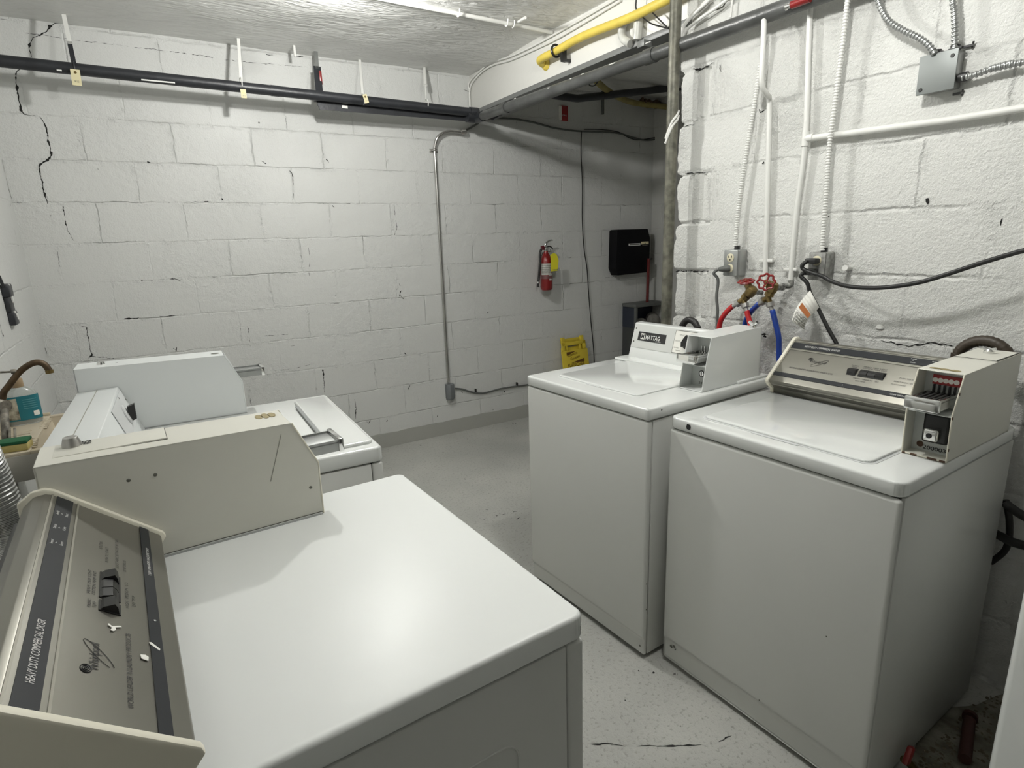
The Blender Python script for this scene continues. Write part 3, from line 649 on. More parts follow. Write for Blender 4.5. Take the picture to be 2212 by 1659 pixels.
blob((q.x+.13, CY+.085, zt-.21), .085, .055, .045, cloth, 'folded_cloth', 'gray folded cloth lying left on the cart shelf', 'cloth', 'cloths on the cart')
blob((q.x+.29, CY+.085, zt-.21), .070, .055, .07, cloth, 'folded_cloth', 'gray folded cloth lying right on the cart shelf', 'cloth', 'cloths on the cart')
# wet floor sign
q0 = at(1219, 740, 1, BACK-.12); q1 = at(1276, 740, 1, BACK-.12); w_ = q1.x-q0.x; zt = at(1247, 727, 1, BACK-.07).z
t = thing('floor_sign', 'folded yellow wet floor sign leaning on the back wall', 'sign', (q0.x, BACK-.17, 0))
t.rotation_euler = (-.17, 0, 0)
hh = zt/math.cos(.17)
def signplate(dx, dw, top, th, y_):
    mb = MB(); zb = top-.10
    mb.box((dx, y_, .0), (w_+dw, y_+th, zb), bev=.006)
    mb.box((dx+.01, y_, zb), (dx+.045, y_+th, top-.03), bev=.004); mb.box((w_+dw-.05, y_, zb), (w_+dw-.015, y_+th, top-.03), bev=.004)
    mb.box((dx+.01, y_, top-.06), (w_+dw-.015, y_+th, top-.028), bev=.006); mb.box((dx+.060, y_, zb), (dx+.068, y_+th, top-.05)); mb.box((w_+dw-.085, y_, zb), (w_+dw-.07, y_+th, top-.05))
    return mb
o = signplate(0, 0, hh-.01, .012, 0).build('front_panel', yellow, t)
signplate(.02, -.005, hh+.02, .012, .025).build('rear_panel', yellow, t)
for dx in (.02, w_-.06): MB().box((dx, .008, hh-.045), (dx+.035, .03, hh+.005), bev=.004).build('hinge', yellow, t)
zz = hh-.105
MB().prism([(.05, zz-.018), (.05, zz-.045), (.15, zz-.016)], -.002, 0).prism([(.09, zz-.112), (w_-.05, zz-.085), (w_-.05, zz-.114)], -.002, 0).build('print_wedge', mat('brown_print', (.12, .055, .008), .6), o, smooth_=False)
lettering('Attention', .11, .024, MATS['brown_print'], o, frame((.055, -.002, zz-.060), (1, 0, .18), (0, 0, 1)))
lettering('Caution', .10, .022, MATS['brown_print'], o, frame((.085, -.002, zz-.090), (1, 0, .18), (0, 0, 1)))
lettering('PLANCHER', w_-.10, .030, MATS['brown_print'], o, frame((.05, -.002, zz-.145), (1, 0, 0), (0, 0, 1)))
# extinguisher
ez0 = at(1182, 627, 1, BACK-.10).z; e = at(1184, 590, 1, BACK-.10); ex_ = e.x; R_ = .049
ztop = at(1186, 545, 1, BACK-.1).z-ez0
t = thing('fire_extinguisher', 'red fire extinguisher hanging on the back wall with a yellow tag', 'fire extinguisher', (ex_, BACK-.075, ez0))
MB().lathe([(.02, .004), (R_*.8, 0), (R_*.97, .012), (R_, .025), (R_, ztop-.07), (R_*.9, ztop-.045), (R_*.6, ztop-.02), (.018, ztop-.005), (.016, ztop+.012)], (0, 0, 0), n=32).build('cylinder', red, t)
def curved(z0, z1, a0, a1, r_, n=12):
    mb = MB(); A = []
    for i in range(n+1):
        a_ = a0+(a1-a0)*i/n; A.append((mb.bm.verts.new((math.cos(a_)*r_, math.sin(a_)*r_, z0)), mb.bm.verts.new((math.cos(a_)*r_, math.sin(a_)*r_, z1))))
    for p, q_ in zip(A, A[1:]): mb.bm.faces.new([p[0], q_[0], q_[1], p[1]])
    return mb
o = curved(ztop-.175, ztop-.085, math.radians(180), math.radians(290), R_+.0006).build('label', mat('printed_label', (.55, .54, .5), .5, var=.35, vscale=60), t)
curved(ztop-.205, ztop-.180, math.radians(180), math.radians(330), R_+.0012).build('band', mat('silver_band', (.25, .12, .12), .35, metal=.6), t)
curved(.078, .132, math.radians(262), math.radians(335), R_+.0006).build('label', MATS['printed_label'], t)
mb = MB()
for i in range(5): mb.merge(curved(ztop-.100-i*.014, ztop-.103-i*.014, math.radians(190), math.radians(280), R_+.001).bm.copy())
mb.build('print_line', inkg, t)
MB().lathe([(.016, ztop+.01), (.02, ztop+.02), (.02, ztop+.035), (.013, ztop+.04), (.013, ztop+.05)], (0, 0, 0), n=16).build('valve_body', chrome, t)
MB().box((-.045, -.012, ztop+.018), (-.018, .012, ztop+.052), bev=.004).build('hose_fitting', mat('dark_red_cap', (.10, .01, .015), .5), t)
MB().tube([(-.01, 0, ztop+.045), (.0, -.004, ztop+.068), (.022, -.006, ztop+.085), (.05, -.006, ztop+.092), (.062, -.006, ztop+.090)], .0065, 10, rfun=lambda i, N: .012-.008*i/N).build('lever', chrome, t)
MB().tube([(.008, -.002, ztop+.04), (.03, -.004, ztop+.045), (.05, -.004, ztop+.038), (.062, -.004, ztop+.022)], .005, 8).build('carry_handle', black, t)
MB().torus((.022, -.014, ztop+.015), (.3, 1, 0), .011, .002, 20, 6).build('pull_ring', black, t)
MB().tube([(-.04, 0, ztop+.03), (-.060, -.004, ztop-.005), (-.066, -.01, ztop-.07), (-.074, -.01, ztop-.15), (-.084, -.008, ztop-.23), (-.088, -.006, ztop-.265)], .0095, 12).build('hose', blackr, t)
MB().tube([(-.0835, -.008, ztop-.225), (-.085, -.008, ztop-.238)], .0112, 12, smooth=False).build('hose_ring', chrome, t)
M = Matrix.Translation((.020, -R_-.020, ztop-.004)) @ Matrix.Rotation(.12, 4, 'Y') @ Matrix.Diagonal((1.3, 1, 1.0, 1))
o = MB().slab([(-.02, 0, -.018), (.006, 0, .0), (.028, 0, -.01), (.046, 0, -.055), (.044, 0, -.135), (-.004, 0, -.145), (-.012, 0, -.06)], (0, -1, 0), .0008).build('inspection_tag', tagyel, t, smooth_=False, M=M)
MB().slab([(.0, 0, -.132), (.044, 0, -.122), (.044, 0, -.126), (.0, 0, -.136)], (0, -1, 0), .0014).build('print_line', inkg, o, smooth_=False, M=M)
MB().box((-.02, .03, ztop-.02), (.02, .074, ztop-.0), bev=.002).build('wall_hook', steel, t)
# conduit on the back wall
CX = bk(950, 560).x
P = [bk(1003, 285, .05), bk(993, 285, .05), bk(967, 284, .045), bk(946, 296, .04), bk(937, 320, .03)]+[Vector((CX, BACK-.022, z_)) for z_ in (2.05, 1.6, 1.2, .8, .42)]
P[4] = Vector((CX, BACK-.025, P[4].z))
t = thing('wall_conduit', 'bright metal conduit bending down the back wall to a junction box', 'conduit', (CX, BACK, 0)); T = lambda p: Vector(p)-Vector((CX, BACK, 0))
MB().tube([T(p) for p in P], .0105, 14).build('pipe_run', emt, t)
MB().tube([T(bk(1006, 285, .05)), T(bk(996, 285, .05))], .016, 12, smooth=False).build('end_bushing', emt, t)
q = T(bk(937, 326, 0)); MB().box((-.03, -.004, q.z-.012), (.03, -.001, q.z+.012), bev=.001).tube([(-.014, -.006, q.z), (-.012, -.028, q.z), (0, -.036, q.z), (.012, -.028, q.z), (.014, -.006, q.z)], .004, 8).build('strap', emt, t)
jb = bk(971, 843, 0); jb.x = CX+.012; zb_, zt_ = bk(971, 862).z, bk(971, 828).z
t = thing('junction_box', 'small gray junction box at the foot of the bright conduit', 'junction box', (CX+.01, BACK, zb_))
hz = zt_-zb_
MB().prism([(-.031, .0), (-.031, -.034), (-.008, -.052), (.031, -.040), (.031, 0)], .012, hz, axes='xy', bev=.003).prism([(-.027, .0), (-.027, -.03), (-.008, -.046), (.027, -.036), (.027, 0)], .0, .014, axes='xy').build('box_body', mat('gray_box_paint', (.15, .16, .165), .45), t)
P = [bk(x, y, .012) for x, y in [(984,839),(1000,841),(1015,846),(1030,849),(1050,848),(1080,840),(1110,835),(1140,831),(1180,822),(1220,818)]]
tag(MB().tube(P, .0065, 10).build('electric_cable', darkgray), 'gray cable running low along the back wall from the junction box', 'cable')
for px, py, lb in ((1026, 843, 'black cable staple nearer the junction box'), (1115, 829, 'black cable staple nearer the washer')):
    q = bk(px, py, .0); tag(MB().box((q.x-.005, BACK-.022, q.z-.012), (q.x+.005, BACK-.001, q.z+.014), bev=.002).build('cable_staple', black), lb, 'staple', 'staples on the low cable')
# ================================================================== RIGHT WALL
wx = RIGHT
def rpath(pts, off): return [rt(x, y, off) for x, y in pts]
# white pipe A: stands off then bends to the wall
P = [rt(1650, 44, .085), rt(1650, 60, .095), rt(1648, 110, .10), rt(1645, 165, .10), rt(1648, 190, .085), rt(1659, 207, .045), rt(1662, 218, .018), rt(1661, 300, .016), rt(1658, 420, .016), rt(1655, 530, .016), rt(1653, 600, .016), rt(1652, 640, .02)]
t = thing('water_pipe', 'white painted water pipe with an offset bend, ending at the left valve', 'pipe', P[-1]); T = lambda p, o=P[-1]: Vector(p)-o
MB().tube([T(p) for p in P], .0095, 14).build('pipe_run', whitepaint, t)
q = rt(1655, 563, .016); MB().box(T(q)-Vector((.004, .03, .006)), T(q)+Vector((.012, .03, .006)), bev=.002).build('strap', whitepaint, t)
# pipe B with branch
B_top, B_tee, B_bot = rt(1750, 20, .024), rt(1740, 300, .024), rt(1707, 616, .022)
t = thing('water_pipe', 'white painted water pipe with a side branch, ending at the right valve', 'pipe', B_bot); T = lambda p, o=B_bot: Vector(p)-o
MB().tube([T(Vector((B_top.x, B_top.y, CEIL))), T(B_top), T(B_tee), T(rt(1722, 450, .022)), T(B_bot)], .0095, 14).build('pipe_run', whitepaint, t)
MB().tube([T(B_tee), T(rt(1990, 267, .024)), T(rt(2230, 230, .024)), T(rt(2230, 230, .024)+Vector((0, -1.6, 0)))], .0105, 14).build('branch', whitepaint, t)
MB().tube([T(B_tee+Vector((0, 0, .025))), T(B_tee-Vector((0, 0, .025)))], .013, 14, smooth=False).tube([T(B_tee), T(B_tee-Vector((0, .03, -.001)))], .013, 14, smooth=False).build('tee', whitepaint, t)
q = rt(1707, 582, .022); MB().box(T(q)-Vector((.004, .028, .006)), T(q)+Vector((.012, .028, .006)), bev=.002).build('strap', whitepaint, t)
MB().tube([T(B_bot+Vector((0, 0, .02))), T(B_bot), T(B_bot+Vector((-.02, .02, -.003))), T(at(1690, 622, 0, 2.07))], .011, 12).build('elbow', mat('chipped_pipe', (.30, .30, .28), .5, var=.8, vscale=70), t)
# flexible armoured conduits
tag(MB().flex(rpath([(1652, 40), (1647, 110), (1638, 170), (1622, 270), (1606, 370), (1594, 460), (1588, 536)], .028), .0088, pitch=.0095, depth=.25).build('flexible_conduit', whitepaint), 'white ribbed conduit going down to the left outlet', 'conduit')
tag(MB().flex([Vector((RIGHT-.012, rt(1833, -10, .05).y, z_)) for z_ in (CEIL, 2.30, 2.25)]+rpath([(1833, -10), (1822, 80), (1812, 160), (1800, 250), (1792, 310), (1786, 400), (1780, 480), (1776, 541)], .05), .0088, pitch=.0095, depth=.25).build('flexible_conduit', whitepaint), 'white ribbed conduit going down to the right outlet', 'conduit')
tag(MB().flex([Vector((RIGHT-.012, rt(1895, -12, .05).y+.01, z_)) for z_ in (CEIL, 2.30, 2.22)]+rpath([(1895, -12), (1902, 15), (1920, 45), (1950, 65), (1985, 82), (2008, 100), (2020, 118)], .05), .0095, pitch=.011, depth=.3).build('flexible_conduit', steel), 'gray ribbed conduit curving down to the left top of the square box', 'conduit')
tag(MB().flex([Vector((RIGHT-.012, rt(2060, -12, .04).y, z_)) for z_ in (CEIL, 2.30, 2.22)]+rpath([(2060, -12), (2062, 30), (2063, 70), (2062, 112)], .04), .0095, pitch=.011, depth=.3).build('flexible_conduit', steel), 'ribbed conduit dropping straight to the right top of the square box', 'conduit')
tag(MB().flex(rpath([(2079, 168), (2110, 160), (2150, 146), (2190, 136), (2240, 128)], .03)+[rt(2240, 128, .03)+Vector((0, -1.2, 0))], .0095, pitch=.011, depth=.3).build('flexible_conduit', steel), 'ribbed conduit leaving the square box to the right', 'conduit')
# square electrical box
z0, z1 = rt(2000, 203, .05).z, rt(2000, 120, .05).z; y1, y0 = rt(1983, 160, .05).y, rt(2064, 160, .05).y
t = thing('electrical_box', 'square gray metal electrical box with a blank cover on the right wall', 'electrical box', (wx, y0, z0)); dy, dz = y1-y0, z1-z0
MB().box((-.044, .004, .004), (-.002, dy-.004, dz-.004), bev=.003).build('box_body', steel, t)
MB().box((-.050, 0, 0), (-.044, dy, dz), bev=.002).build('cover', mat('cover_plate', (.22, .235, .23), .5, metal=.3), t)
for y_, z_ in ((.014, dz-.018), (dy-.012, .014)):
    MB().lathe([(.006, 0), (.005, .002)], (-.050, y_, z_), (-1, 0, 0), 12).build('screw', mat('dark_steel', (.08, .08, .08), .35, metal=.8), t)
for y_ in (.018, dy-.035): MB().tube([(-.03, y_, dz-.004), (-.03, y_, dz+.012)], .013, 12, smooth=False).box((-.036, y_-.018, dz+.0), (-.024, y_+.016, dz+.006)).build('connector', MATS['dark_steel'], t)
MB().tube([(-.026, .0, .03), (-.026, -.022, .03)], .013, 12, smooth=False).build('connector', MATS['dark_steel'], t)
for y_, z_ in ((-.022, dz+.008), (-.012, -.008)): MB().tube([(-.004, y_+.008, z_-.008), (-.010, y_+.004, z_+.008)], .0028, 8, smooth=False).box((-.010, y_+.004, z_-.004), (-.004, y_+.03, z_+.002)).build('mounting_tab', MATS['dark_steel'], t)
# outlets
def outlet(px0, py0, px1, py1, label, plugs):
    off = .055; z1, z0 = rt((px0+px1)/2, py0, off).z, rt((px0+px1)/2, py1, off).z; y1, y0 = rt(px0, (py0+py1)/2, off).y, rt(px1, (py0+py1)/2, off).y
    t = thing('wall_outlet', label, 'outlet', (wx, y0, z0)); dy, dz = y1-y0, z1-z0
    MB().box((-.050, -.004, .0), (-.001, dy-.004, dz-.0), bev=.006, seg=3).build('box_body', steel if plugs == 1 else mat('scuffed_steel', (.38, .38, .36), .5, metal=.3, var=.5, vscale=60), t)
    MB().box((-.056, .0, 0), (-.050, dy, dz), bev=.004).build('cover_plate', steel if plugs == 1 else MATS['scuffed_steel'], t)
    MB().tube([(-.026, dy*.4, dz-.001), (-.026, dy*.4, dz+.016)], .012, 12, smooth=False).build('connector', MATS['dark_steel'], t)
    for k, z_ in enumerate((dz*.70, dz*.30)):
        if plugs == 1 or k == 0:
            o = MB().lathe([(.0175, 0), (.0175, .002), (.016, .003)], (-.056, dy/2, z_), (-1, 0, 0), 24).build('receptacle', ivory, t)
            if plugs == 1 and k == 0:
                for a_, b_ in ((-.007, .004), (.007, .004)): MB().box((-.0596, dy/2+a_-.0016, z_), (-.0588, dy/2+a_+.0016, z_+.009)).build('slot', ink, o, smooth_=False)
                MB().lathe([(.003, 0), (.003, .0006)], (-.059, dy/2, z_-.008), (-1, 0, 0), 10).build('slot', ink, o)
    return t, dy, dz
t1, dy, dz = outlet(1563, 540, 1593, 596, 'metal wall outlet with a gray plug beside the white pipe', 1)
org = Vector((wx, t1.location.y, t1.location.z))
t = thing('power_cord', 'gray power cord plugged into the left outlet and dropping behind the washer', 'cord', org)
MB().lathe([(.013, .0), (.015, .01), (.013, .025), (.008, .045)], (-.057, dy/2, dz*.3), (-1, .9, -.12), 14).build('plug', darkgray, t)
P = [Vector((-.092, dy/2+.032, dz*.3-.005)), Vector((-.10, dy/2+.045, dz*.3-.02))]+[rt(x, y, .085)-org for x, y in [(1551, 605), (1548, 640), (1550, 670), (1549, 700), (1549, 760), (1550, 860)]]
MB().tube(P, .0062, 10).build('cable', darkgray, t)
t2, dy, dz = outlet(1746, 545, 1782, 605, 'scuffed metal wall outlet with two black plugs', 2)
org = Vector((wx, t2.location.y, t2.location.z))
t = thing('power_cord', 'thick black cord from the upper plug swinging across the right wall', 'cord', org)
MB().box((-.09, dy*.25, dz*.60), (-.058, dy*.95, dz*.80), bev=.006).build('plug', black, t)
P = [Vector((-.088, dy*.75, dz*.70)), Vector((-.098, dy*.95, dz*.55)), Vector((-.095, dy*.8, dz*.38))]+[rt(x, y, .10)-org for x, y in [(1775, 596), (1795, 607), (1830, 618), (1880, 622), (1930, 619), (1990, 609), (2050, 591), (2120, 568), (2180, 550), (2240, 535)]]
P += [P[-1]+Vector((.02, -.35, .10)), P[-1]+Vector((.07, -.9, .12))]
MB().tube(P, .0072, 10).build('cable', black, t)
t = thing('power_cord', 'black cord from the lower plug dropping behind the right washer console', 'cord', org)
MB().box((-.085, dy*.3, dz*.18), (-.058, dy*1.0, dz*.42), bev=.006).build('plug', black, t)
P = [Vector((-.083, dy*.9, dz*.28)), Vector((-.09, dy*1.05, dz*.15))]+[rt(x, y, .085)-org for x, y in [(1744, 612), (1751, 635), (1768, 668), (1788, 708), (1806, 740), (1825, 775), (1850, 830)]]
MB().tube(P, .0072, 10).build('cable', black, t)
# hanging paper tag on that cord (curled)
mb = MB(); TA, TB = rt(1750, 627, .095), rt(1770, 664, .095); LA, LB = rt(1710, 693, .16), rt(1737, 712, .13)
n_ = 10; prev = None; rowsT = []
for i in range(n_+1):
    s_ = i/n_; a_ = TA.lerp(LA, s_)+Vector((-.02*math.sin(math.pi*s_), 0, 0)); b_ = TB.lerp(LB, s_)+Vector((-.02*math.sin(math.pi*s_), 0, 0)); rowsT.append((a_, b_))
for (a_, b_), (c_, d_) in zip(rowsT, rowsT[1:]): mb.quad(a_, b_, d_, c_)
t = tag(mb.build('warning_tag', paper), 'curled white paper tag with an orange stripe on the black cord', 'tag')
sol = t.modifiers.new('thickness', 'SOLIDIFY'); sol.thickness = .0006
def tagq(u, v):
    i = min(int(u*n_), n_-1); f_ = u*n_-i; (a_, b_), (c_, d_) = rowsT[i], rowsT[i+1]; p = a_.lerp(c_, f_); q_ = b_.lerp(d_, f_); return p.lerp(q_, v)+Vector((-.0016, -.0006, .0008))
mb = MB()
for k in range(4): mb.quad(tagq(.34+.04*k, .12), tagq(.34+.04*k, .95), tagq(.38+.04*k, .95), tagq(.38+.04*k, .12))
mb.build('orange_stripe', orange, t, smooth_=False)
mb = MB()
for k in range(9):
    v_ = .12+.095*k
    for u0 in (.60, .68, .76, .84, .90): mb.quad(tagq(u0, v_), tagq(u0+.065, v_), tagq(u0+.065, v_+.03), tagq(u0, v_+.03))
mb.build('print_line', inkg, t, smooth_=False)
q = rt(1837, 580, 0); tag(MB().tube([q, q+Vector((-.035, .0, .004))], .009, 12, smooth=False, rfun=lambda i, N: .008 if i == 0 else .010).build('wall_peg', whitepaint), 'small white peg sticking out of the right wall', 'peg')
q = rt(1901, 706, 0); tag(blob((wx, q.y, q.z-.008), .006, .014, .010, whitepaint, 'wall_plug', 'x', 'plug'), 'round white painted lump low on the right wall', 'plug')
# valves
def valve(stub0, body, wheel, wheel_ax, spl, legs, label, rw=.030):
    t = thing('water_valve', label, 'valve', body); T = lambda p: Vector(p)-Vector(body)
    b = Vector((0, 0, 0)); s_ = T(spl); wdir = Vector(wheel_ax).normalized(); wc = T(wheel)
    MB().tube([T(stub0), b], .010, 12, smooth=False).build('inlet_stub', MATS['chipped_pipe'], t)
    bb = MB().lathe([(.010, -.024), (.019, -.018), (.022, 0), (.019, .016), (.012, .022)], b, (s_-b).normalized()+wdir*-.3, 20)
    bb.tube([b, s_*.55], .013, 14, smooth=False); bb.tube([s_*.5, s_*.85], .0175, 8, smooth=False); bb.tube([b, wc*.7], .012, 12, smooth=False); bb.tube([wc*.45, wc*.75], .0145, 6, smooth=False)
    bb.build('valve_body', brass, t)
    wh = MB(); up = wdir.orthogonal().normalized(); w2 = wdir.cross(up)
    ring = [wc+(up*math.cos(a_)+w2*math.sin(a_))*(rw*(.92+.08*math.cos(8*a_))) for a_ in [2*math.pi*i/64 for i in range(64)]]
    wh.tube(ring, .0042, 8, smooth=False, closed=True)
    for k in range(4):
        a_ = math.pi/2*k+.4; wh.tube([wc, wc+(up*math.cos(a_)+w2*math.sin(a_))*rw*.9], .0035, 8, smooth=False)
    wh.lathe([(.009, -.006), (.010, 0), (.008, .006)], wc, wdir, 14); wh.build('handwheel', red, t)
    MB().lathe([(.004, 0), (.003, .003)], wc+wdir*.006, wdir, 10).build('wheel_nut', brass, t)
    sp = MB(); sp.tube([s_*.8, s_*1.02], .0125, 12, smooth=False)
    outs = []
    for l in legs:
        l = T(l); dd = (l-s_).normalized(); sp.tube([s_*.95, s_+dd*.022], .010, 12, smooth=False)
        outs.append((s_+dd*.022, dd))
    sp.build('splitter', brass, t)
    for p, dd in outs:
        MB().tube([p-dd*.002, p+dd*.014], .0155, 12, smooth=False).tube([p+dd*.012, p+dd*.040], .0085, 12, smooth=False).build('hose_nut', mat('nickel', (.46, .45, .43), .3, metal=.8), t)
    return [(Vector(body)+p+dd*.034, dd) for p, dd in outs]
X1, X2 = 2.02, 2.02
body1 = at(1622, 630, 0, X1); o1 = valve(at(1650, 632, 0, wx-.01), body1, at(1612, 608, 0, X1-.005), (-.25, -.05, 1), at(1606, 646, 0, X1), [at(1580, 664, 0, X1-.01), at(1613, 672, 0, X1-.005)], 'brass valve with a tilted red handwheel feeding the red hoses')
body2 = at(1668, 622, 0, X2); o2 = valve(at(1692, 622, 0, wx-.04), body2, at(1655, 609, 0, X2-.05), (-.8, -.55, .25), at(1659, 643, 0, X2-.01), [at(1632, 662, 0, X2), at(1666, 664, 0, X2-.01)], 'brass valve with a red handwheel facing out, feeding the blue hoses', .031)
def hose(st, pts, mt, lb, nm='water_hose'):
    p, dd = st
    tag(MB().tube([p-dd*.004, p+dd*.008]+pts+[Vector((pts[-1].x, pts[-1].y, .35)), Vector((pts[-1].x, pts[-1].y, .0))], .0105, 14).build(nm, mt), lb, 'hose')
hose(o1[0], [at(1563, 682, 0, 2.0), at(1554, 705, 0, 2.0), at(1551, 760, 0, 2.0), at(1551, 900, 0, 2.0)], redh, 'red hose bending left from the left valve')
hose(o1[1], [at(1621, 702, 0, 2.01), at(1626, 740, 0, 2.0), at(1627, 800, 0, 2.0), at(1625, 900, 0, 2.0)], redh, 'red hose going straight down from the left valve')
hose(o2[0], [at(1618, 680, 0, 2.04), at(1608, 708, 0, 2.05), at(1604, 780, 0, 2.05), at(1604, 900, 0, 2.05)], blueh, 'blue hose curving left behind the red one')
hose(o2[1], [at(1675, 697, 0, 2.02), at(1682, 728, 0, 2.03), at(1683, 765, 0, 2.04), at(1683, 860, 0, 2.04)], blueh, 'blue hose dropping on the right toward the console')
# drain hose hooks behind the washers
def arc(c, R, r_, lb, ydir):
    P = []
    for i in range(13):
        a_ = math.pi*i/12; P.append(Vector(c)+Vector((0, math.cos(a_)*R*ydir, math.sin(a_)*R)))
    zf = P[0].z-.02; P = [P[0]-Vector((0, 0, zf)), P[0]-Vector((0, 0, .25))]+P+[P[-1]-Vector((0, 0, .25)), P[-1]-Vector((0, 0, zf))]
    tag(MB().tube(P, r_, 14, k=4, rfun=lambda i, N: r_*(1+.05*math.sin(i*2.4))).build('drain_hose', blackr if 'left' in lb else mat('brown_black_rubber', (.035, .025, .015), .5)), lb, 'hose')
arc(at(1490, 712, 0, 2.0), .043, .014, 'black drain hose arching behind the left washer console', 1)
arc(at(2122, 785, 0, 2.03), .066, .016, 'dark brown drain hose arching behind the right washer coin box', 1)
# black hoses right of the right washer
for pts, lb, r_ in (([(2170,1085,.10),(2185,1098,.10),(2212,1115,.12),(2260,1140,.14)], 'upper black hose leaving behind the right washer', .013), ([(2145,1150,.08),(2165,1160,.10),(2190,1172,.12),(2260,1190,.14)], 'lower black hose leaving behind the right washer', .013), ([(2172,1080,.07),(2180,1120,.07),(2180,1160,.06),(2170,1190,.05),(2140,1215,.05)], 'thin black hose curving down between the two black hoses', .009)):
    tag(MB().tube([rt(x, y, o) for x, y, o in pts], r_, 12).build('rubber_hose', blackr), lb, 'hose')
# ================================================================== MACHINES
def rrect(x0, y0, x1, y1, r, n=5):
    out = []
    for cx_, cy_, a0 in ((x1-r, y1-r, 0), (x0+r, y1-r, 90), (x0+r, y0+r, 180), (x1-r, y0+r, 270)):
        for i in range(n+1):
            a_ = math.radians(a0+90*i/n); out.append((cx_+r*math.cos(a_), cy_+r*math.sin(a_)))
    return out
class Machine:
    def __init__(s, name, label, cat, x, y, a, w, d, z, t, sg, group=None):
        s.w, s.d, s.z, s.t, s.sg = w, d, z, t, sg
        s.root = thing(name, label, cat, (x, y, 0), a, group); s.M = Matrix.Diagonal((sg, 1, 1, 1))
    def P(s, v, u, z): return Vector((s.sg*v, u, z))
    def b(s, mb, name, mt, parent=None, **k): return mb.build(name, mt, parent or s.root, M=s.M, **k)
    def cabinet(s, wrap, bm_, front, bev=.006, kick=.085, toe=.018, topm=None, rad=.014):
        w, d, z, t = s.w, s.d, s.z, s.t; zt = z-t-.003
        s.b(MB().box((.012, .012, toe+.004), (d-.012, w-.012, zt+.002)), 'gap_shade_core', black, smooth_=False)  # black core added to put shade into the gaps between panels
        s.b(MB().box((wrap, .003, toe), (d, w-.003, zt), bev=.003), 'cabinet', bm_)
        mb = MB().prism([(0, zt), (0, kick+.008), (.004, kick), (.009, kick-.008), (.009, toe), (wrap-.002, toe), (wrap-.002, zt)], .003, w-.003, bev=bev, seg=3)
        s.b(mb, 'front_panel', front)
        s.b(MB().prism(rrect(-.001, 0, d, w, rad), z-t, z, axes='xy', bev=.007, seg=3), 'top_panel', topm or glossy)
        for v in (.06, d-.06):
            for u in (.05, w-.05): s.b(MB().cyl((v, u, 0), (v, u, toe+.005), .018), 'foot', blackr)
    # sloped control panel of the silver console
    def pan(s, v0):
        s.v0 = v0; s.k = Vector((v0, .051)); s.tp = Vector((v0+.142, .172)); s.len = (s.tp-s.k).length
        s.un = (s.tp-s.k).normalized(); s.nn = Vector((-s.un.y, s.un.x))
    def pp(s, q, u, off=0):
        c = s.k+(s.tp-s.k)*q+s.nn*off; return (c.x, u, s.z+c.y)
    def tframe(s, q, u, off=.001):
        p = Vector(s.pp(q, u, off)); p.x *= s.sg
        up = Vector((s.un.x*s.sg, 0, s.un.y)); xd = Vector((0, 1, 0)) if s.sg < 0 else Vector((0, -1, 0))
        return frame(p, xd, up)
    def strip(s, q0, q1, u0, u1, mt, name, off=0, parent=None, th=.0012):
        A = [s.pp(q0, u0, off), s.pp(q0, u1, off), s.pp(q1, u1, off), s.pp(q1, u0, off)]
        return s.b(MB().slab(A, (s.nn.x, 0, s.nn.y), th), name, mt, parent, smooth_=False)
    def text(s, txt, q, u, w, h, mt, parent=None, off=.0001, shear=0, bold=0):
        return lettering(txt, w, h, mt, parent or s.root, s.tframe(q, u, off), shear=shear, bold=bold)
    def silver_console(s, v0, u0, u1, kind, far=True):
        s.pan(v0); z = s.z; v = v0
        prof = [(v+.034, 0), (v+.030, .018), (v+.012, .034), (v, .044), (v+.001, .051), (v+.142, .172), (v+.150, .1755), (v+.166, .174), (v+.182, .160), (v+.184, .0)]
        prof = [(a_, z+b_) for a_, b_ in prof]
        o = s.b(MB().prism(prof, u0+.006, u1-.006, bev=.0015), 'control_console', fascia); s.con = o
        s.b(MB().box((v+.186, u0+.01, z-.1), (v+.200, u1, z+.135), bev=.003), 'rear_panel', black)
        # end caps, slightly proud
        cp = [(v+.028, 0), (v+.024, .016), (v+.004, .030), (v-.008, .044), (v-.005, .054), (v+.138, .178), (v+.150, .184), (v+.168, .182), (v+.190, .166), (v+.192, 0)]
        cp = [(a_, z+b_) for a_, b_ in cp]
        for uu in (u0-.006, u1-.006): s.b(MB().prism(cp, uu, uu+.012, bev=.003, seg=2), 'end_cap', coverm)
        a_, b_ = u0+.007, u1-.007
        st = s.strip(.82, .955, a_, b_, darkstripe, 'upper_stripe', parent=o)
        s.strip(.13, .215, a_, b_, darkstripe, 'lower_stripe', parent=o)
        s.strip(.770, .785, a_, b_, fascia2, 'trim_line', parent=o, th=.002)
        s.strip(.985, 1.0, a_, b_, fascia2, 'trim_line', parent=o, th=.0015)
        s.b(MB().tube([(v+.012, a_, z+.036), (v+.012, b_, z+.036)], .003, 8, smooth=False), 'lower_bead', fascia2, o)
        L_ = s.len
        # writing: t = distance from the left end as the user reads it
        def U(t): return u0+t if s.sg < 0 else u1-t
        s.text('HEAVY DUTY COMMERCIAL '+kind, .865, U(.052), .122, .0085, inkw, o, shear=.25, off=.00135)
        for k, (a1, a2) in enumerate((('Permanent', 'Cotton'), ('Delicate', 'Knit'), ('Add', 'Start'))):
            t_ = .385+.057*k
            s.text(a1, .915, U(t_), .016, .0042, inkw, o, off=.00135); s.text(a2, .845, U(t_+.003), .014, .0042, inkw, o, off=.00135)
            s.text('>', .885, U(t_+.006), .004, .003, inkw, o, off=.00135)
        # whirl mark, name, slogan
        q = .60
        mk = MB()
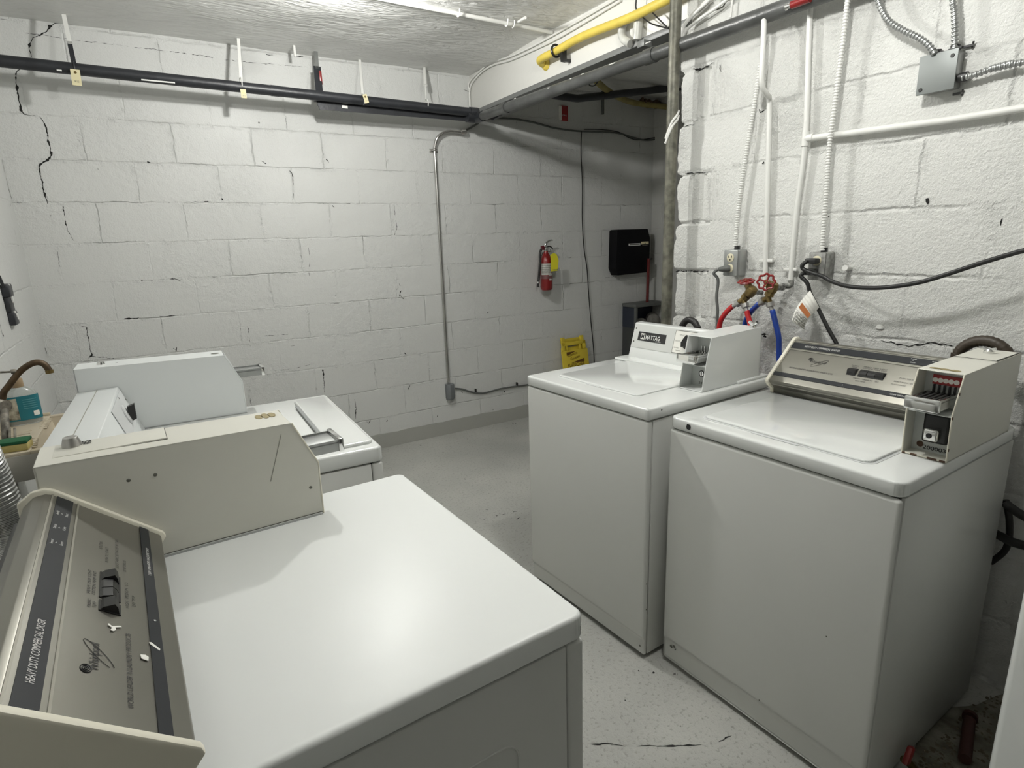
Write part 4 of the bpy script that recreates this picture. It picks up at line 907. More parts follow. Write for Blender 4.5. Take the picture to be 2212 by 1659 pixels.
        for R0 in (.0075, .0048, .0022):
            ring = []
            for i in range(28):
                a1 = 2*math.pi*i/28; t_ = .100+math.cos(a1)*R0*1.0; ring.append(Vector(s.pp(.615+math.sin(a1)*R0*.8/L_, U(t_), .0004)))
            mk.tube(ring, .0006, 4, smooth=False, closed=True)
        sw = []
        for i in range(48):
            a1 = 2*math.pi*i/48; ex_, ey_ = math.cos(a1)*.030, math.sin(a1)*.0060
            rot = math.radians(36); X_ = ex_*math.cos(rot)-ey_*math.sin(rot); Y_ = ex_*math.sin(rot)+ey_*math.cos(rot)
            sw.append(Vector(s.pp(.546+Y_/L_*.95, U(.134+X_), .0004)))
        mk.tube(sw[27:]+sw[:21], .0004, 4, smooth=False)
        s.b(mk, 'logo_mark', ink, o)
        s.text('Whirlpool', .525, U(.100), .056, .014, ink, o, shear=.12)
        s.text('WORLD LEADER IN LAUNDRY PRODUCTS', .345, U(.046), .150, .0062, ink, o, shear=.2)
        # buttons
        def button(t0, t1, q0, q1, n):
            fr = s.strip(q0-.01, q1+.01, U(t0-.0005), U(t1+.0005), black, 'button_frame', parent=o)
            stp = (t1-t0)/n
            for k in range(n):
                a1, a2 = t0+k*stp+.001, t0+(k+1)*stp-.001; mb = MB()
                base = [s.pp(q0, U(a1), .001), s.pp(q0, U(a2), .001), s.pp(q1, U(a2), .001), s.pp(q1, U(a1), .001)]
                mid = (q0+q1)/2; hgt = .010 if k == n-1 else .006
                top = [s.pp(q0+.03, U(a1), hgt*.8), s.pp(q0+.03, U(a2), hgt*.8), s.pp(mid, U(a2), hgt*1.2), s.pp(mid, U(a1), hgt*1.2), s.pp(q1-.01, U(a2), hgt*.5), s.pp(q1-.01, U(a1), hgt*.5)]
                mb._add(base+top, [(0, 1, 5, 4), (4, 5, 6, 7), (7, 6, 8, 9), (9, 8, 2, 3), (1, 2, 8, 6, 5), (3, 0, 4, 7, 9), (3, 2, 1, 0)])
                s.b(mb, 'push_button', black, fr, smooth_=False)
        button(.235, .262, .42, .55, 1); button(.270, .345, .42, .55, 3)
        for txt, t_, q_, w_ in (('FABRIC', .236, .61, .022), ('TEMP', .238, .575, .016), ('HEAVY  MED  LIGHT', .272, .62, .07), ('COTTON  PERM  KNIT', .272, .585, .07), ('HIGH   MEDIUM   LO', .262, .35, .075), ('DRY TEMP', .272, .30, .03),
                               ('SELECT FABRIC SETTING BEFORE START', .375, .42, .11), ('PUSH TO START', .385, .50, .055), ('INSTRUCTIONS', .425, .55, .03), ('DO NOT OVERLOAD', .372, .36, .04)):
            s.text(txt, q_, U(t_), w_, .0045, ink, o)
        s.text('COIN OPERATED MACHINE ONLY', .155, U(.385), .105, .0045, inkw, o, off=.00135)
        s.b(MB().lathe([(.0022, 0), (.001, .001)], s.pp(.17, U(.245), .002), (s.nn.x, 0, s.nn.y), 10), 'rivet', steel, o)
        return o
    def coinbox(s, prof, vb, u0, u1, H, shelf, mt, slide_out, style):
        z = s.z; (f0, f1, f2) = prof     # (v,z) foot, knee, top front
        side = [(f0[0], z+.001), (f1[0], z+f1[1]), (f2[0], z+H), (vb, z+H+.006), (vb, z+.001)]
        sh = MB(); th = .0028
        for uu in (u0, u1-th): sh.prism(side, uu, uu+th, bev=.0006, seg=1)
        sh.prism([(f2[0], z+H-.003), (f2[0], z+H), (vb, z+H+.006), (vb, z+H+.003)], u0, u1, bev=.0012, seg=1)
        sh.prism([(f0[0], z+.001), (f0[0], z+.004), (vb, z+.004), (vb, z+.001)], u0, u1)
        sh.prism([(vb-.003, z), (vb, z), (vb, z+H+.005), (vb-.003, z+H+.005)], u0, u1)
        o = s.b(sh, 'coin_box', mt); s.box = o
        inner = mat('inner_gray_white', (.50, .52, .50), .45)
        fr = MB(); lip = f1[0]+.002
        sv = lip+(f2[0]-f1[0])*max(0, (shelf-f1[1]))/(H-f1[1])
        fr.box((sv, u0+th, z+shelf-.003), (sv+.08, u1-th, z+shelf), bev=.0008)
        fr.box((lip+.045, u0+th, z+.004), (lip+.048, u1-th, z+shelf)); fr.box((lip+.075, u0+th, z+shelf), (lip+.078, u1-th, z+H-.003))
        s.b(fr, 'inner_panel', inner, o, smooth_=False)
        back = lip+.045; backu = lip+.075; um = (u0+u1)/2; wu = u1-u0
        # chipped lip along the front edge
        ed = MB(); e = .0022
        for uu in (u0-.0004, u1-.0022):
            ed.tube([s_ for s_ in [Vector((f0[0]-.0008, uu+.0013, z+.002)), Vector((f1[0]-.0008, uu+.0013, z+f1[1])), Vector((f2[0]-.0008, uu+.0013, z+H-.001))]], .0019, 8, smooth=False)
        ed.tube([(f0[0]-.0008, u0+.001, z+.0025), (f0[0]-.0008, u1-.001, z+.0025)], .0022, 8, smooth=False)
        s.b(ed, 'front_lip', coverm if mt == cream else mt, o)
        # coin slide
        zs = z+shelf+.030; f_ = slide_out; ua, ub = um-wu*.30, um+wu*.36
        sl = MB().box((f_, ua, zs+.001), (backu, ub, zs+.006), bev=.001).box((f_, ua, zs-.016), (backu, ua+.003, zs+.010)).box((f_, ub-.003, zs-.016), (backu, ub, zs+.010))
        so = s.b(sl, 'coin_slide', chrome if style != 'plain' else steel, o)
        s.b(MB().box((f_-.008, ua-.004, zs-.018), (f_+.004, ub+.006, zs+.013), bev=.003), 'slide_handle', chrome, so)
        if style == 'clean': s.b(MB().box((f_-.0088, ua+.018, zs-.008), (f_-.0078, ub-.004, zs+.010)), 'price_card', paper, so, smooth_=False)
        lv = MB()
        for k in range(5):
            u_ = um-wu*.22+wu*.46*k/4
            lv.box((f_+.012 if style == 'chipped' else backu-.02, u_-.0028, zs+.005), (backu-.004, u_+.0028, zs+.008))
        s.b(lv, 'coin_slots', ink if style != 'clean' else chrome, so, smooth_=False)
        tp = MB()
        for k in range(5):
            u_ = um-wu*.22+wu*.46*k/4; tp.box((backu-.010, u_-.0018, zs+.006), (backu-.001, u_+.0018, zs+.026), bev=.0008)
        s.b(tp, 'slot_prong', black if style == 'chipped' else chrome, so)
        if style in ('chipped', 'clean'):
            ps = MB().box((backu-.003, um-wu*.34, zs+.026), (backu-.0006, um+wu*.30, zs+.050)) if style == 'chipped' else MB().box((backu-.003, um-wu*.36, zs+.022), (backu-.0006, um-wu*.12, zs+.040))
            po = s.b(ps, 'price_strip', redsign if style == 'chipped' else mat('peach_label', (.55, .30, .2), .5), o, smooth_=False)
            cm = MB()
            if style == 'chipped':
                for k in range(5): cm.lathe([(.0060, 0), (.0060, .0006)], (backu-.003, um-wu*.22+wu*.46*k/4, zs+.037), (-1, 0, 0), 18)
            else:
                for k in range(2): cm.torus((backu-.0035, um-wu*.30+wu*.12*k, zs+.031), (1, 0, 0), .004, .0008, 16, 5)
            s.b(cm, 'coin_picture', paper, po)
        # lower compartment: lock
        zl = z+shelf*.48
        xd = Vector((0, 1, 0)) if s.sg < 0 else Vector((0, -1, 0))
        if style == 'chipped':
            lk = s.b(MB().box((back-.016, um-wu*.36, z+shelf*.28), (back, um+wu*.10+.012, z+shelf*.92), bev=.007, seg=3), 'lock_surround', black, o)
            s.b(MB().box((back-.034, um-.020, zl-.015), (back-.014, um+.013, zl+.017), bev=.006, seg=3), 'lock', chrome, lk)
            s.b(MB().lathe([(.0065, 0), (.0065, .001), (.003, .0012), (.003, .0018)], (back-.034, um-.002, zl+.0), (-1, 0, 0), 16), 'keyhole', ink, lk)
            lettering('200003', .050, .010, ink, o, frame(s.P(back-.0012, um+wu*.20, z+.010), xd, (0, 0, 1)), bold=.01)
            s.b(MB().lathe([(.008, 0), (.007, .0012)], (back-.0005, u1-.022, z+.020), (-1, 0, 0), 14), 'rust_spot', rust, o)
        elif style == 'clean':
            lk = s.b(MB().lathe([(.012, 0), (.012, .002), (.0095, .002), (.0095, .0012)], (back-.0005, um+.001, zl+.008), (-1, 0, 0), 24), 'lock_ring', black, o)
            s.b(MB().lathe([(.0085, 0), (.0085, .003)], (back-.0005, um+.001, zl+.008), (-1, 0, 0), 20), 'lock', chrome, lk)
            s.b(MB().box((back-.0042, um+.001-.0012, zl+.002), (back-.0034, um+.001+.0012, zl+.014)), 'keyhole', ink, lk, smooth_=False)
            lettering('34', .014, .009, inkg, o, frame(s.P(back-.0012, um+wu*.12, z+.012), xd, (0, 0, 1)), bold=.015)
        return o

D1 = Machine('clothes_dryer', 'near dryer with a silver console and large bare white top in the foreground', 'dryer', .49702, .62648, .03706, .7141, .71, .88489, .0437, -1)
D1.cabinet(.035, body, body, topm=white_d, rad=.018)
o = D1.silver_console(.530, .012, .598, 'DRYER')
D1.coinbox([(.229, 0), (.228, .118), (.272, .215)], .69, .604, .728, .215, .11, cream, .170, 'plain')
b_ = D1.box
D1.b(MB().box((.492, .642, D1.z+.2155), (.667, .724, D1.z+.2215), bev=.0012), 'access_panel', cream, b_)
sm = MB(); zt_ = D1.z+.2212
for a_, c_ in (((.4905, .6405), (.4925, .7255)), ((.6665, .6405), (.6685, .7255)), ((.4905, .6395), (.6685, .6415))): sm.box((a_[0], a_[1], D1.z+.2155), (c_[0], c_[1], zt_-.002))
D1.b(sm, 'seam', inkg, b_, smooth_=False)
D1.b(MB().lathe([(.0155, 0), (.0150, .006), (.0115, .017), (.010, .018)], (.641, .700, D1.z+.2215), (0, 0, 1), 20), 'lock_knob', MATS['nickel'], b_)
lettering('#5', .026, .017, ink, b_, frame(D1.P(.612, .693, D1.z+.2222), (.1, 1, 0), (-1, .1, 0)), bold=.02)
bl = MB()
for k, (vv, ww) in enumerate(((.318, .011), (.305, .014), (.292, .011))):
    bl.slab([(vv+math.cos(2*math.pi*i/18)*.0075, .692+math.sin(2*math.pi*i/18)*(.018+.003*(k == 1)), D1.z+.2158) for i in range(18)], (0, 0, 1), .0005)
D1.b(bl, 'worn_glue_mark', mat('tan_glue', (.27, .22, .10), .5), b_)
for vv, uu in ((.563, .165), (.521, .165), (.249, .066)): D1.b(MB().lathe([(.0035, 0), (.002, .0012)], (vv, .604, D1.z+uu), (0, -1, 0), 10), 'side_screw', inkg, b_)
D1.b(MB().slab([(.2935, .6036, D1.z+.195), (.2945, .6036, D1.z+.195), (.327, .6036, D1.z+.10), (.3255, .6036, D1.z+.10)], (0, -1, 0), .0004), 'scratch', mat('scratch_gray', (.30, .30, .26), .6), b_, smooth_=False)
D1.b(MB().box((.232, .5995, D1.z), (.69, .604, D1.z+.0045)), 'reflection_strip', mat('reflection_gray', (.42, .43, .42), .5), b_, smooth_=False)  # gray strip painted as the reflection and gap under the coin box
D1.b(MB().box((.230, .6030, D1.z+.0042), (.69, .6045, D1.z+.0058)), 'seam', inkg, b_, smooth_=False)
# paint chips on the console
ch = MB(); k_ = D1
def chip(q, u, pts):
    ch.slab([k_.pp(q+b2/.1866, u+a2, .0009) for a2, b2 in pts], (k_.nn.x, 0, k_.nn.y), .0006)
chip(.44, .210, [(-.008, .004), (-.003, .001), (.002, .002), (.007, -.006), (.009, -.004), (.003, .006), (.008, .010), (.004, .011), (-.001, .006), (-.007, .008)])
chip(.265, .160, [(-.006, -.004), (.003, -.005), (.006, -.001), (.004, .005), (-.004, .004)])
chip(.19, .192, [(-.008, -.006), (-.004, -.007), (.007, .004), (.006, .007), (.001, .005)])
D1.b(ch, 'paint_chip', paper, o, smooth_=False)
# stamped door outline on the side
sd = MB(); RR = rrect(.13, .10, .62, .72, .03); pts = [Vector((p[0], .0028, p[1])) for p in RR]
sd.tube(pts, .0018, 6, smooth=False, closed=True); D1.b(sd, 'side_embossing', body)

D2 = Machine('clothes_dryer', 'far dryer with a white console and black knob beside the back wall', 'dryer', .49437, 1.55257, -.03067, .71786, .735, .88936, .0454, -1)
D2.cabinet(.034, body, body, topm=white, rad=.014)
z = D2.z
prof = [(.600, 0), (.604, .010), (.615, .045), (.651, .151), (.758, .146), (.758, 0)]
o = D2.b(MB().prism([(a_, z+b2) for a_, b2 in prof], .0, .618, bev=.002), 'control_console', bluish)
D2.b(MB().box((.705, .002, z+.1455), (.707, .617, z+.1495)), 'seam', MATS['scratch_gray'], o, smooth_=False)
fn = Vector((-.106, 0, .036)).normalized()
def d2p(f_, u, off=0): return Vector((.615+.036*f_, u, z+.045+.106*f_))+Vector((fn.x, 0, fn.z))*off
D2.b(MB().slab([d2p(.05, .30, .001), d2p(.05, .60, .001), d2p(.92, .60, .001), d2p(.92, .30, .001)], fn, .0015), 'fascia_plate', mat('pale_gray_plate', (.55, .56, .56), .4), o, smooth_=False)
kn = D2.b(MB().lathe([(.030, 0), (.029, .004), (.022, .006)], d2p(.45, .46, .003), fn, 28), 'knob_skirt', MATS['pale_gray_plate'], o)
c_ = d2p(.45, .46, .008); D2.b(MB().slab([c_+Vector((0, -.008, -.024)), c_+Vector((0, .008, -.024)), c_+Vector((0, .010, .022)), c_+Vector((0, -.010, .022))], fn, .020), 'knob', black, kn)
for f_, u in ((.86, .50), (.62, .59), (.2, .59)): D2.b(MB().lathe([(.004, 0), (.002, .001)], d2p(f_, u, .003), fn, 10), 'screw', inkg, o)
D2.coinbox([(.294, 0), (.294, .115), (.338, .213)], .757, .620, .735, .213, .11, bluish, .222, 'plain')
b_ = D2.box
D2.b(MB().lathe([(.012, 0), (.010, .008)], (.690, .68, z+.217), (0, 0, 1), 16), 'lock_knob', chrome, b_)
bl = MB()
for vv, uu, l_ in ((.715, .665, .02), (.722, .69, .018), (.66, .675, .010), (.645, .68, .006)): bl.box((vv, uu-.002, z+.2165), (vv+l_, uu+.002, z+.2175))
D2.b(bl, 'marker_writing', ink, b_, smooth_=False)
D2.b(MB().lathe([(.013, 0), (.013, .0006)], (.362, .675, z+.2135), (0, 0, 1), 16), 'worn_glue_mark', inkg, b_)
# raised ledge on the dryer top with a finger slot
rl = MB().prism(rrect(.012, .040, .128, .660, .018), z-.002, z+.010, axes='xy', bev=.0055, seg=3)
D2.b(rl, 'lint_lid', glossy)
D2.b(MB().box((.121, .085, z+.003), (.137, .575, z+.0086), bev=.002), 'finger_slot', mat('slot_shade_gray', (.26, .27, .27), .5), smooth_=False)

W1 = Machine('washing_machine', 'white top-load washer with a round black dial near the wall opening', 'washer', 1.27006, 1.27983, .05614, .64896, .66, .92145, .040, 1)
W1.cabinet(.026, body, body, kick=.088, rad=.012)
z = W1.z
W1.b(MB().prism(rrect(.085, .130, .500, .560, .02), z-.002, z+.0055, axes='xy', bev=.0035, seg=3), 'lid', glossy)
W1.b(MB().box((.077, .27, z), (.086, .38, z+.0018), bev=.0008), 'lid_handle', MATS['pale_gray_plate'])
prof = [(.534, 0), (.5495, .053), (.580, .157), (.612, .160), (.614, 0)]
o = W1.b(MB().prism([(a_, z+b2) for a_, b2 in prof], .10, .612, bev=.003), 'control_console', white)
W1.b(MB().box((.48, .01, z), (.665, .64, z+.010), bev=.003), 'console_base', white)
fn = Vector((-.104, 0, .0305)).normalized()
def w1p(f_, u, off=0): return Vector((.5495+.0305*f_, u, z+.053+.104*f_))+Vector((fn.x, 0, fn.z))*off
def w1quad(f0, f1, ua, ub, mt, nm, off=.0012, th=.0012, par=None):
    return W1.b(MB().slab([w1p(f0, ua, off), w1p(f0, ub, off), w1p(f1, ub, off), w1p(f1, ua, off)], fn, th), nm, mt, par or o, smooth_=False)
w1quad(.0, .95, .04, .606, mat('console_plate', (.58, .59, .57), .35), 'fascia_plate', off=.0005)
bd = w1quad(.30, .66, .423, .577, ink, 'badge', off=.0018)
w1quad(.36, .60, .538, .560, paper, 'badge_mark', off=.0032, par=bd)
xd = Vector((0, -1, 0)); up1 = Vector((.0305, 0, .104))
lettering('MAYTAG', .078, .020, inkw, bd, frame(w1p(.375, .532, .0032), xd, up1), bold=.02)
lettering('M', .016, .018, ink, bd, frame(w1p(.39, .557, .0048), xd, up1), bold=.03)
lettering('COMMERCIAL', .03, .004, inkw, bd, frame(w1p(.32, .475, .0034), xd, up1))
for f_ in (.77, .23): W1.b(MB().lathe([(.0045, 0), (.003, .0012)], w1p(f_, .598, .0015), fn, 12), 'screw', inkg, o)
dp = w1quad(.04, .90, .22, .378, paper, 'dial_plate', off=.0018)
fr_ = MB(); c4 = [w1p(.04, .22, .003), w1p(.04, .378, .003), w1p(.90, .378, .003), w1p(.90, .22, .003)]
fr_.tube(c4, .0012, 6, smooth=False, closed=True); W1.b(fr_, 'plate_border', inkg, dp)
for f_, u, txt in ((.72, .355, 'NORMAL HOT'), (.48, .372, 'DELICATE'), (.22, .372, 'PERM PRESS'), (.12, .360, 'WARM'), (.80, .30, 'WARM')):
    lettering(txt, .024, .005, inkg, dp, frame(w1p(f_, u, .0034), xd, up1))
dk = W1.b(MB().lathe([(.030, 0), (.030, .004), (.024, .008)], w1p(.50, .305, .003), fn, 30), 'dial_skirt', black, dp)
c_ = w1p(.50, .305, .008); a_ = Vector((0, .6, -.8)); bb_ = Vector((0, .8, .6))*.011
W1.b(MB().slab([c_+a_*.030, c_+a_*.015+bb_, c_-a_*.026+bb_, c_-a_*.026-bb_, c_+a_*.015-bb_], fn, .022), 'dial_knob', black, dk)
W1.coinbox([(.286, 0), (.300, .085), (.325, .186)], .615, .020, .118, .186, .088, white, .262, 'clean')
W1.b(MB().tube([(.585, .038, z+.19), (.585, .038, z+.200)], .012, 14, smooth=False).tube([(.585, .022, z+.212), (.585, .038, z+.203), (.585, .054, z+.212)], .006, 8), 'key_knob', chrome, W1.box)
W1.b(MB().lathe([(.003, 0), (.002, .001)], (.06, 0.0, z-.012), (0, -1, 0), 8), 'paint_spot', ink)

W2 = Machine('washing_machine', 'large top-load washer with a silver console and chipped coin box at right', 'washer', 1.35319, .57437, .03283, .67836, .665, .89781, .038, 1)
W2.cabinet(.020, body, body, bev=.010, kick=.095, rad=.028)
z = W2.z
W2.b(MB().prism(rrect(.062, .105, .462, .598, .022), z-.002, z+.0065, axes='xy', bev=.004, seg=3), 'lid', glossy)
W2.b(MB().prism(rrect(.054, .097, .470, .606, .028), z-.001, z+.0008, axes='xy'), 'lid_groove', MATS['pale_gray_plate'])
W2.b(MB().box((.047, .28, z), (.056, .42, z+.0018), bev=.0008), 'lid_handle', MATS['pale_gray_plate'])
W2.b(MB().lathe([(.0, 0), (.0085, 0.0004), (.0085, .0012)], (-.0008, .599, z-.018), (-1, 0, 0), 16).box((-.0018, .592, z-.026), (-.001, .606, z-.010), bev=.0003), 'bolt_hole', ink)
W2.silver_console(.460, .025, .645, 'WASHER')
W2.coinbox([(.205, 0), (.200, .120), (.236, .213)], .590, .0, .098, .213, .116, cream, .168, 'chipped')
b_ = W2.box
W2.b(MB().lathe([(.012, .0), (.012, .006), (.007, .012)], (.535, .055, z+.218), (0, 0, 1), 16).tube([(.535, .040, z+.230), (.535, .055, z+.226), (.535, .068, z+.230)], .005, 8), 'lock_knob', chrome, b_)
W2.b(MB().box((.430, .003, z+.2175), (.432, .095, z+.2186)).box((.430, .002, z+.2175), (.59, .004, z+.2205)), 'seam', inkg, b_, smooth_=False)
bl = MB()
for k in range(3): bl.slab([(.262+math.cos(2*math.pi*i/18)*.009, .030+.021*k+math.sin(2*math.pi*i/18)*.012, z+.2140) for i in range(18)], (0, 0, 1), .0005)
W2.b(bl, 'worn_glue_mark', MATS['tan_glue'], b_)
cp_ = MB()
for vv, uu, zz_, l_ in ((.203, .070, .002, .014), (.203, .092, .001, .006), (.203, .030, .002, .020), (.203, .008, .002, .012)): cp_.box((vv-.0035, uu-l_/2, z+zz_), (vv-.001, uu+l_/2, z+zz_+.004))
for zz_, vv in ((.11, .1985), (.165, .2175), (.03, .203)): cp_.box((vv-.001, -.0012, z+zz_), (vv+.003, .0006, z+zz_+.007))
W2.b(cp_, 'paint_chip', rust, b_, smooth_=False)
bl = MB()
for u_, zz_, r_ in ((.131, .431, .002), (.64, .075, .006), (.628, .082, .005), (.622, .074, .003), (.05, .10, .004), (.075, .10, .003), (.3, .11, .002)):
    bl.lathe([(r_, 0), (r_*.8, .0008)], (.0 if zz_ > .1 else .006, u_, zz_), (-1, 0, 0), 9)
W2.b(bl, 'paint_spot', inkg)
W1.b(MB().lathe([(.004, 0), (.003, .0008)], (.006, .02, .05), (-1, 0, 0), 9).lathe([(.003, 0), (.002, .0008)], (.014, .003, .30), (0, -1, 0), 9).lathe([(.003, 0), (.002, .0008)], (.016, .003, .20), (0, -1, 0), 9), 'paint_spot', inkg)
# third machine at the right edge
W3 = Machine('washing_machine', 'white appliance cut off by the lower right edge of the photo', 'washer', 1.40, -.30, 0, .664, .66, .90, .04, 1)
W3.cabinet(.03, white, white, bev=.014, kick=.08, rad=.02)
em = MB(); c_ = Vector((-.001, .650, .60)); em.tube([Vector((-.001, p[0], p[1])) for p in rrect(.590, .585, .630, .625, .012)], .0012, 6, smooth=False, closed=True)
W3.b(em, 'emblem', inkg)
# drain tap, rust and debris at the foot of the right washer
q = W2.root.location+Vector((.179, -.012, .082))
t = thing('drain_valve', 'dark red handled drain valve by the right washer foot', 'valve', q)
MB().box((-.012, -.016, -.026), (.012, .0, .026), bev=.006, M=Matrix.Rotation(.45, 4, 'Y')).build('handle', red, t)
MB().tube([(.01, .006, -.03), (.03, -.005, -.05), (.045, -.01, -.07)], .010, 10).build('spout', brass, t)
def scatter(name, cx, cy, rx, ry, n, mt, lb):
    mb = MB()
    for i in range(n):
        x_, y_ = cx+random.uniform(-rx, rx), cy+random.uniform(-ry, ry); r_ = random.uniform(.002, .007)
        mb.lathe([(r_, 0), (r_*random.uniform(.5, .9), r_*.4), (r_*.2, r_*.6)], (x_, y_, 0), (random.uniform(-.3, .3), random.uniform(-.3, .3), 1), 6)
    o = tag(mb.build(name, mt), lb, 'debris'); o['kind'] = 'stuff'; return o
st = MB(); P = []
for i in range(40):
    a_ = 2*math.pi*i/40; k = 1+.25*noise.noise(Vector((math.cos(a_)*2, math.sin(a_)*2, 3)))
    P.append((1.80+math.cos(a_)*.36*k, .47+math.sin(a_)*.13*k, .0006))
st.slab(P, (0, 0, 1), .0006); st.build('stain', mat('damp_dirt', (.10, .09, .065), .8, bump=.003, bscale=60, var=.5, vscale=16, mcol=(.22, .21, .17)), bpy.data.objects['floor'], smooth_=False)
scatter('floor_debris', 1.78, .50, .30, .07, 500, dirt, 'rusty crumbs and dirt on the floor right of the right washer')
tag(MB().tube([at(2094, 1556, 2, .02), at(2084, 1640, 2, .02)], .016, 12, smooth=False).tube([at(2096, 1546, 2, .02), at(2095, 1551, 2, .02)], .02, 12, smooth=False).build('pipe_piece', brownp), 'dark red pipe piece lying on the dirty floor', 'pipe')
# ================================================================== LEFT SIDE
# laundry tub
TX0, TX1, TY0, TY1, TZ = LEFT+.004, -.02, 2.30, 2.80, .85
t = thing('laundry_tub', 'beige plastic laundry tub in the left corner behind the far dryer', 'sink', (TX0, TY0, 0))
Wd, Dp = TX1-TX0, TY1-TY0
mb = MB(); ld = .125                                   # ledge depth from the wall
mb.box((0, 0, TZ-.012), (ld, Dp, TZ), bev=.003)
mb.box((ld, 0, TZ-.012), (Wd, .028, TZ), bev=.003); mb.box((ld, Dp-.03, TZ-.012), (Wd, Dp, TZ), bev=.003); mb.box((Wd-.028, 0, TZ-.012), (Wd, Dp, TZ), bev=.003)
mb.box((0, 0, TZ), (.008, Dp, TZ+.03), bev=.003); mb.box((0, Dp-.008, TZ), (ld, Dp, TZ+.012), bev=.003)
mb.build('rim', tubm, t)
bo = MB(); a4 = [(ld, .028), (Wd-.028, .028), (Wd-.028, Dp-.03), (ld, Dp-.03)]; b4 = [(ld+.06, .09), (Wd-.08, .09), (Wd-.08, Dp-.09), (ld+.06, Dp-.09)]
for i in range(4):
    j = (i+1) % 4; bo.quad((a4[i][0], a4[i][1], TZ-.006), (a4[j][0], a4[j][1], TZ-.006), (b4[j][0], b4[j][1], TZ-.30), (b4[i][0], b4[i][1], TZ-.30))
bo.quad(*[(p[0], p[1], TZ-.30) for p in b4]); o = bo.build('bowl', tubm, t, smooth_=False)
s2 = o.modifiers.new('thickness', 'SOLIDIFY'); s2.thickness = .006; s2.offset = 0
MB().box((0, -.002, TZ-.095), (Wd, .010, TZ-.010), bev=.003).box((Wd-.01, 0, TZ-.095), (Wd, Dp, TZ-.01), bev=.003).build('apron', tubside, t)
MB().lathe([(.006, 0), (.006, .001)], (.045, -.002, TZ-.042), (0, -1, 0), 12).build('hole', ink, t)
rg = MB()
for k in range(6): rg.tube([(ld-.006-.002*k, .05+.022*k, TZ+.001), (ld+.012-.002*k, .045+.022*k, TZ-.004)], .004, 8, smooth=False)
for k in range(7): rg.tube([(ld-.012, .30+.022*k, TZ+.001), (ld+.010, .30+.022*k, TZ-.004)], .004, 8, smooth=False)
for yy in (.16, .20, .24): rg.tube([(.03, yy+.03, TZ+.0005), (ld-.03, yy+.04, TZ+.0005)], .0022, 8, smooth=False)
rg.build('soap_ridges', tubm, t)
hl = MB()
for x_, y_ in ((.072, .145), (.066, .105)):
    P = [(x_+math.cos(a_)*.020, y_+math.sin(a_)*.007, TZ+.0004) for a_ in [2*math.pi*i/20 for i in range(20)]]; hl.slab(P, (0, 0, 1), .0008)
hl.build('drain_slot', ink, t, smooth_=False)
for x_, y_ in ((.165, .03), (Wd-.05, .03), (.05, Dp-.06), (Wd-.05, Dp-.06), (.03, .03)): MB().box((x_, y_, 0), (x_+.036, y_+.036, TZ-.09), bev=.006).build('leg', whitepaint, t)
MB().tube([(.27, .25, TZ-.30), (.27, .25, .42), (.22, .25, .36), (.13, .25, .40), (.06, .25, .42)], .02, 12).build('drain_trap', whitepaint, t)
# faucet
FY = 2.60
def fp(px, py, y=FY): return at(px, py, 1, y)
o0 = fp(10, 850)
t = thing('faucet', 'corroded copper gooseneck faucet over the laundry tub', 'faucet', o0); T = lambda p: Vector(p)-o0
MB().tube([T(fp(6, 862)), T(fp(8, 848)), T(fp(20, 832)), T(fp(40, 806)), T(fp(60, 790)), T(fp(78, 783)), T(fp(94, 786)), T(fp(104, 797)), T(fp(106, 802))], .0105, 14).build('spout', copper, t)
MB().tube([T(fp(106, 799)), T(fp(108, 806))], .0125, 14, smooth=False).build('spout_tip', brass, t)
MB().tube([T(fp(-30, 880, 2.55)), T(fp(0, 876, 2.55)), T(fp(12, 878, 2.53))], .018, 14, rfun=lambda i, N: .016+.005*math.sin(i*.9)).tube([T(fp(8, 870)), T(fp(10, 900, 2.5)), T(fp(14, 955, 2.42))], .012, 14).build('faucet_body', mat('corroded_metal', (.28, .26, .22), .6, metal=.4, var=.7, vscale=40), t)
MB().tube([T(fp(-30, 806)), T(fp(24, 803))], .0035, 8, smooth=False).lathe([(.008, 0), (.009, .01), (.006, .016)], T(fp(24, 803)), (1, 0, 0), 10).build('faucet_lever', MATS['corroded_metal'], t)
MB().tube([T(fp(20, 925, 2.44)), T(fp(21, 955, 2.40))], .004, 8, smooth=False).tube([T(fp(32, 925, 2.44)), T(fp(33, 955, 2.40))], .004, 8, smooth=False).build('bracket', MATS['corroded_metal'], t)
# bottle
bp_ = at(50, 915, 2, TZ); bp_ = Vector((max(bp_.x, LEFT+.065), bp_.y, TZ))
t = thing('soap_bottle', 'clear plastic bottle with a teal label standing on the tub ledge', 'bottle', bp_, .15)
def ell(rx, ry, zz, n=28, p=2.6): return [(math.copysign(abs(math.cos(a_))**(2/p), math.cos(a_))*rx, math.copysign(abs(math.sin(a_))**(2/p), math.sin(a_))*ry, zz) for a_ in [2*math.pi*i/n for i in range(n)]]
def loft(rings):
    mb = MB(); R_ = [[mb.bm.verts.new(p) for p in r] for r in rings]
    for a_, b2 in zip(R_, R_[1:]):
        n = len(a_)
        for j in range(n): mb.bm.faces.new([a_[j], a_[(j+1) % n], b2[(j+1) % n], b2[j]])
    mb.bm.faces.new(R_[0][::-1]); mb.bm.faces.new(R_[-1]); return mb
loft([ell(.048, .028, 0), ell(.052, .031, .006), ell(.050, .030, .10), ell(.046, .028, .118), ell(.030, .022, .134, p=2), ell(.016, .016, .142, p=2)]).build('bottle_body', clear, t)
loft([ell(.048, .027, .004), ell(.047, .027, .07), ell(.046, .026, .075)]).build('liquid', mat('cloudy_soap', (.55, .55, .50), .3), t)
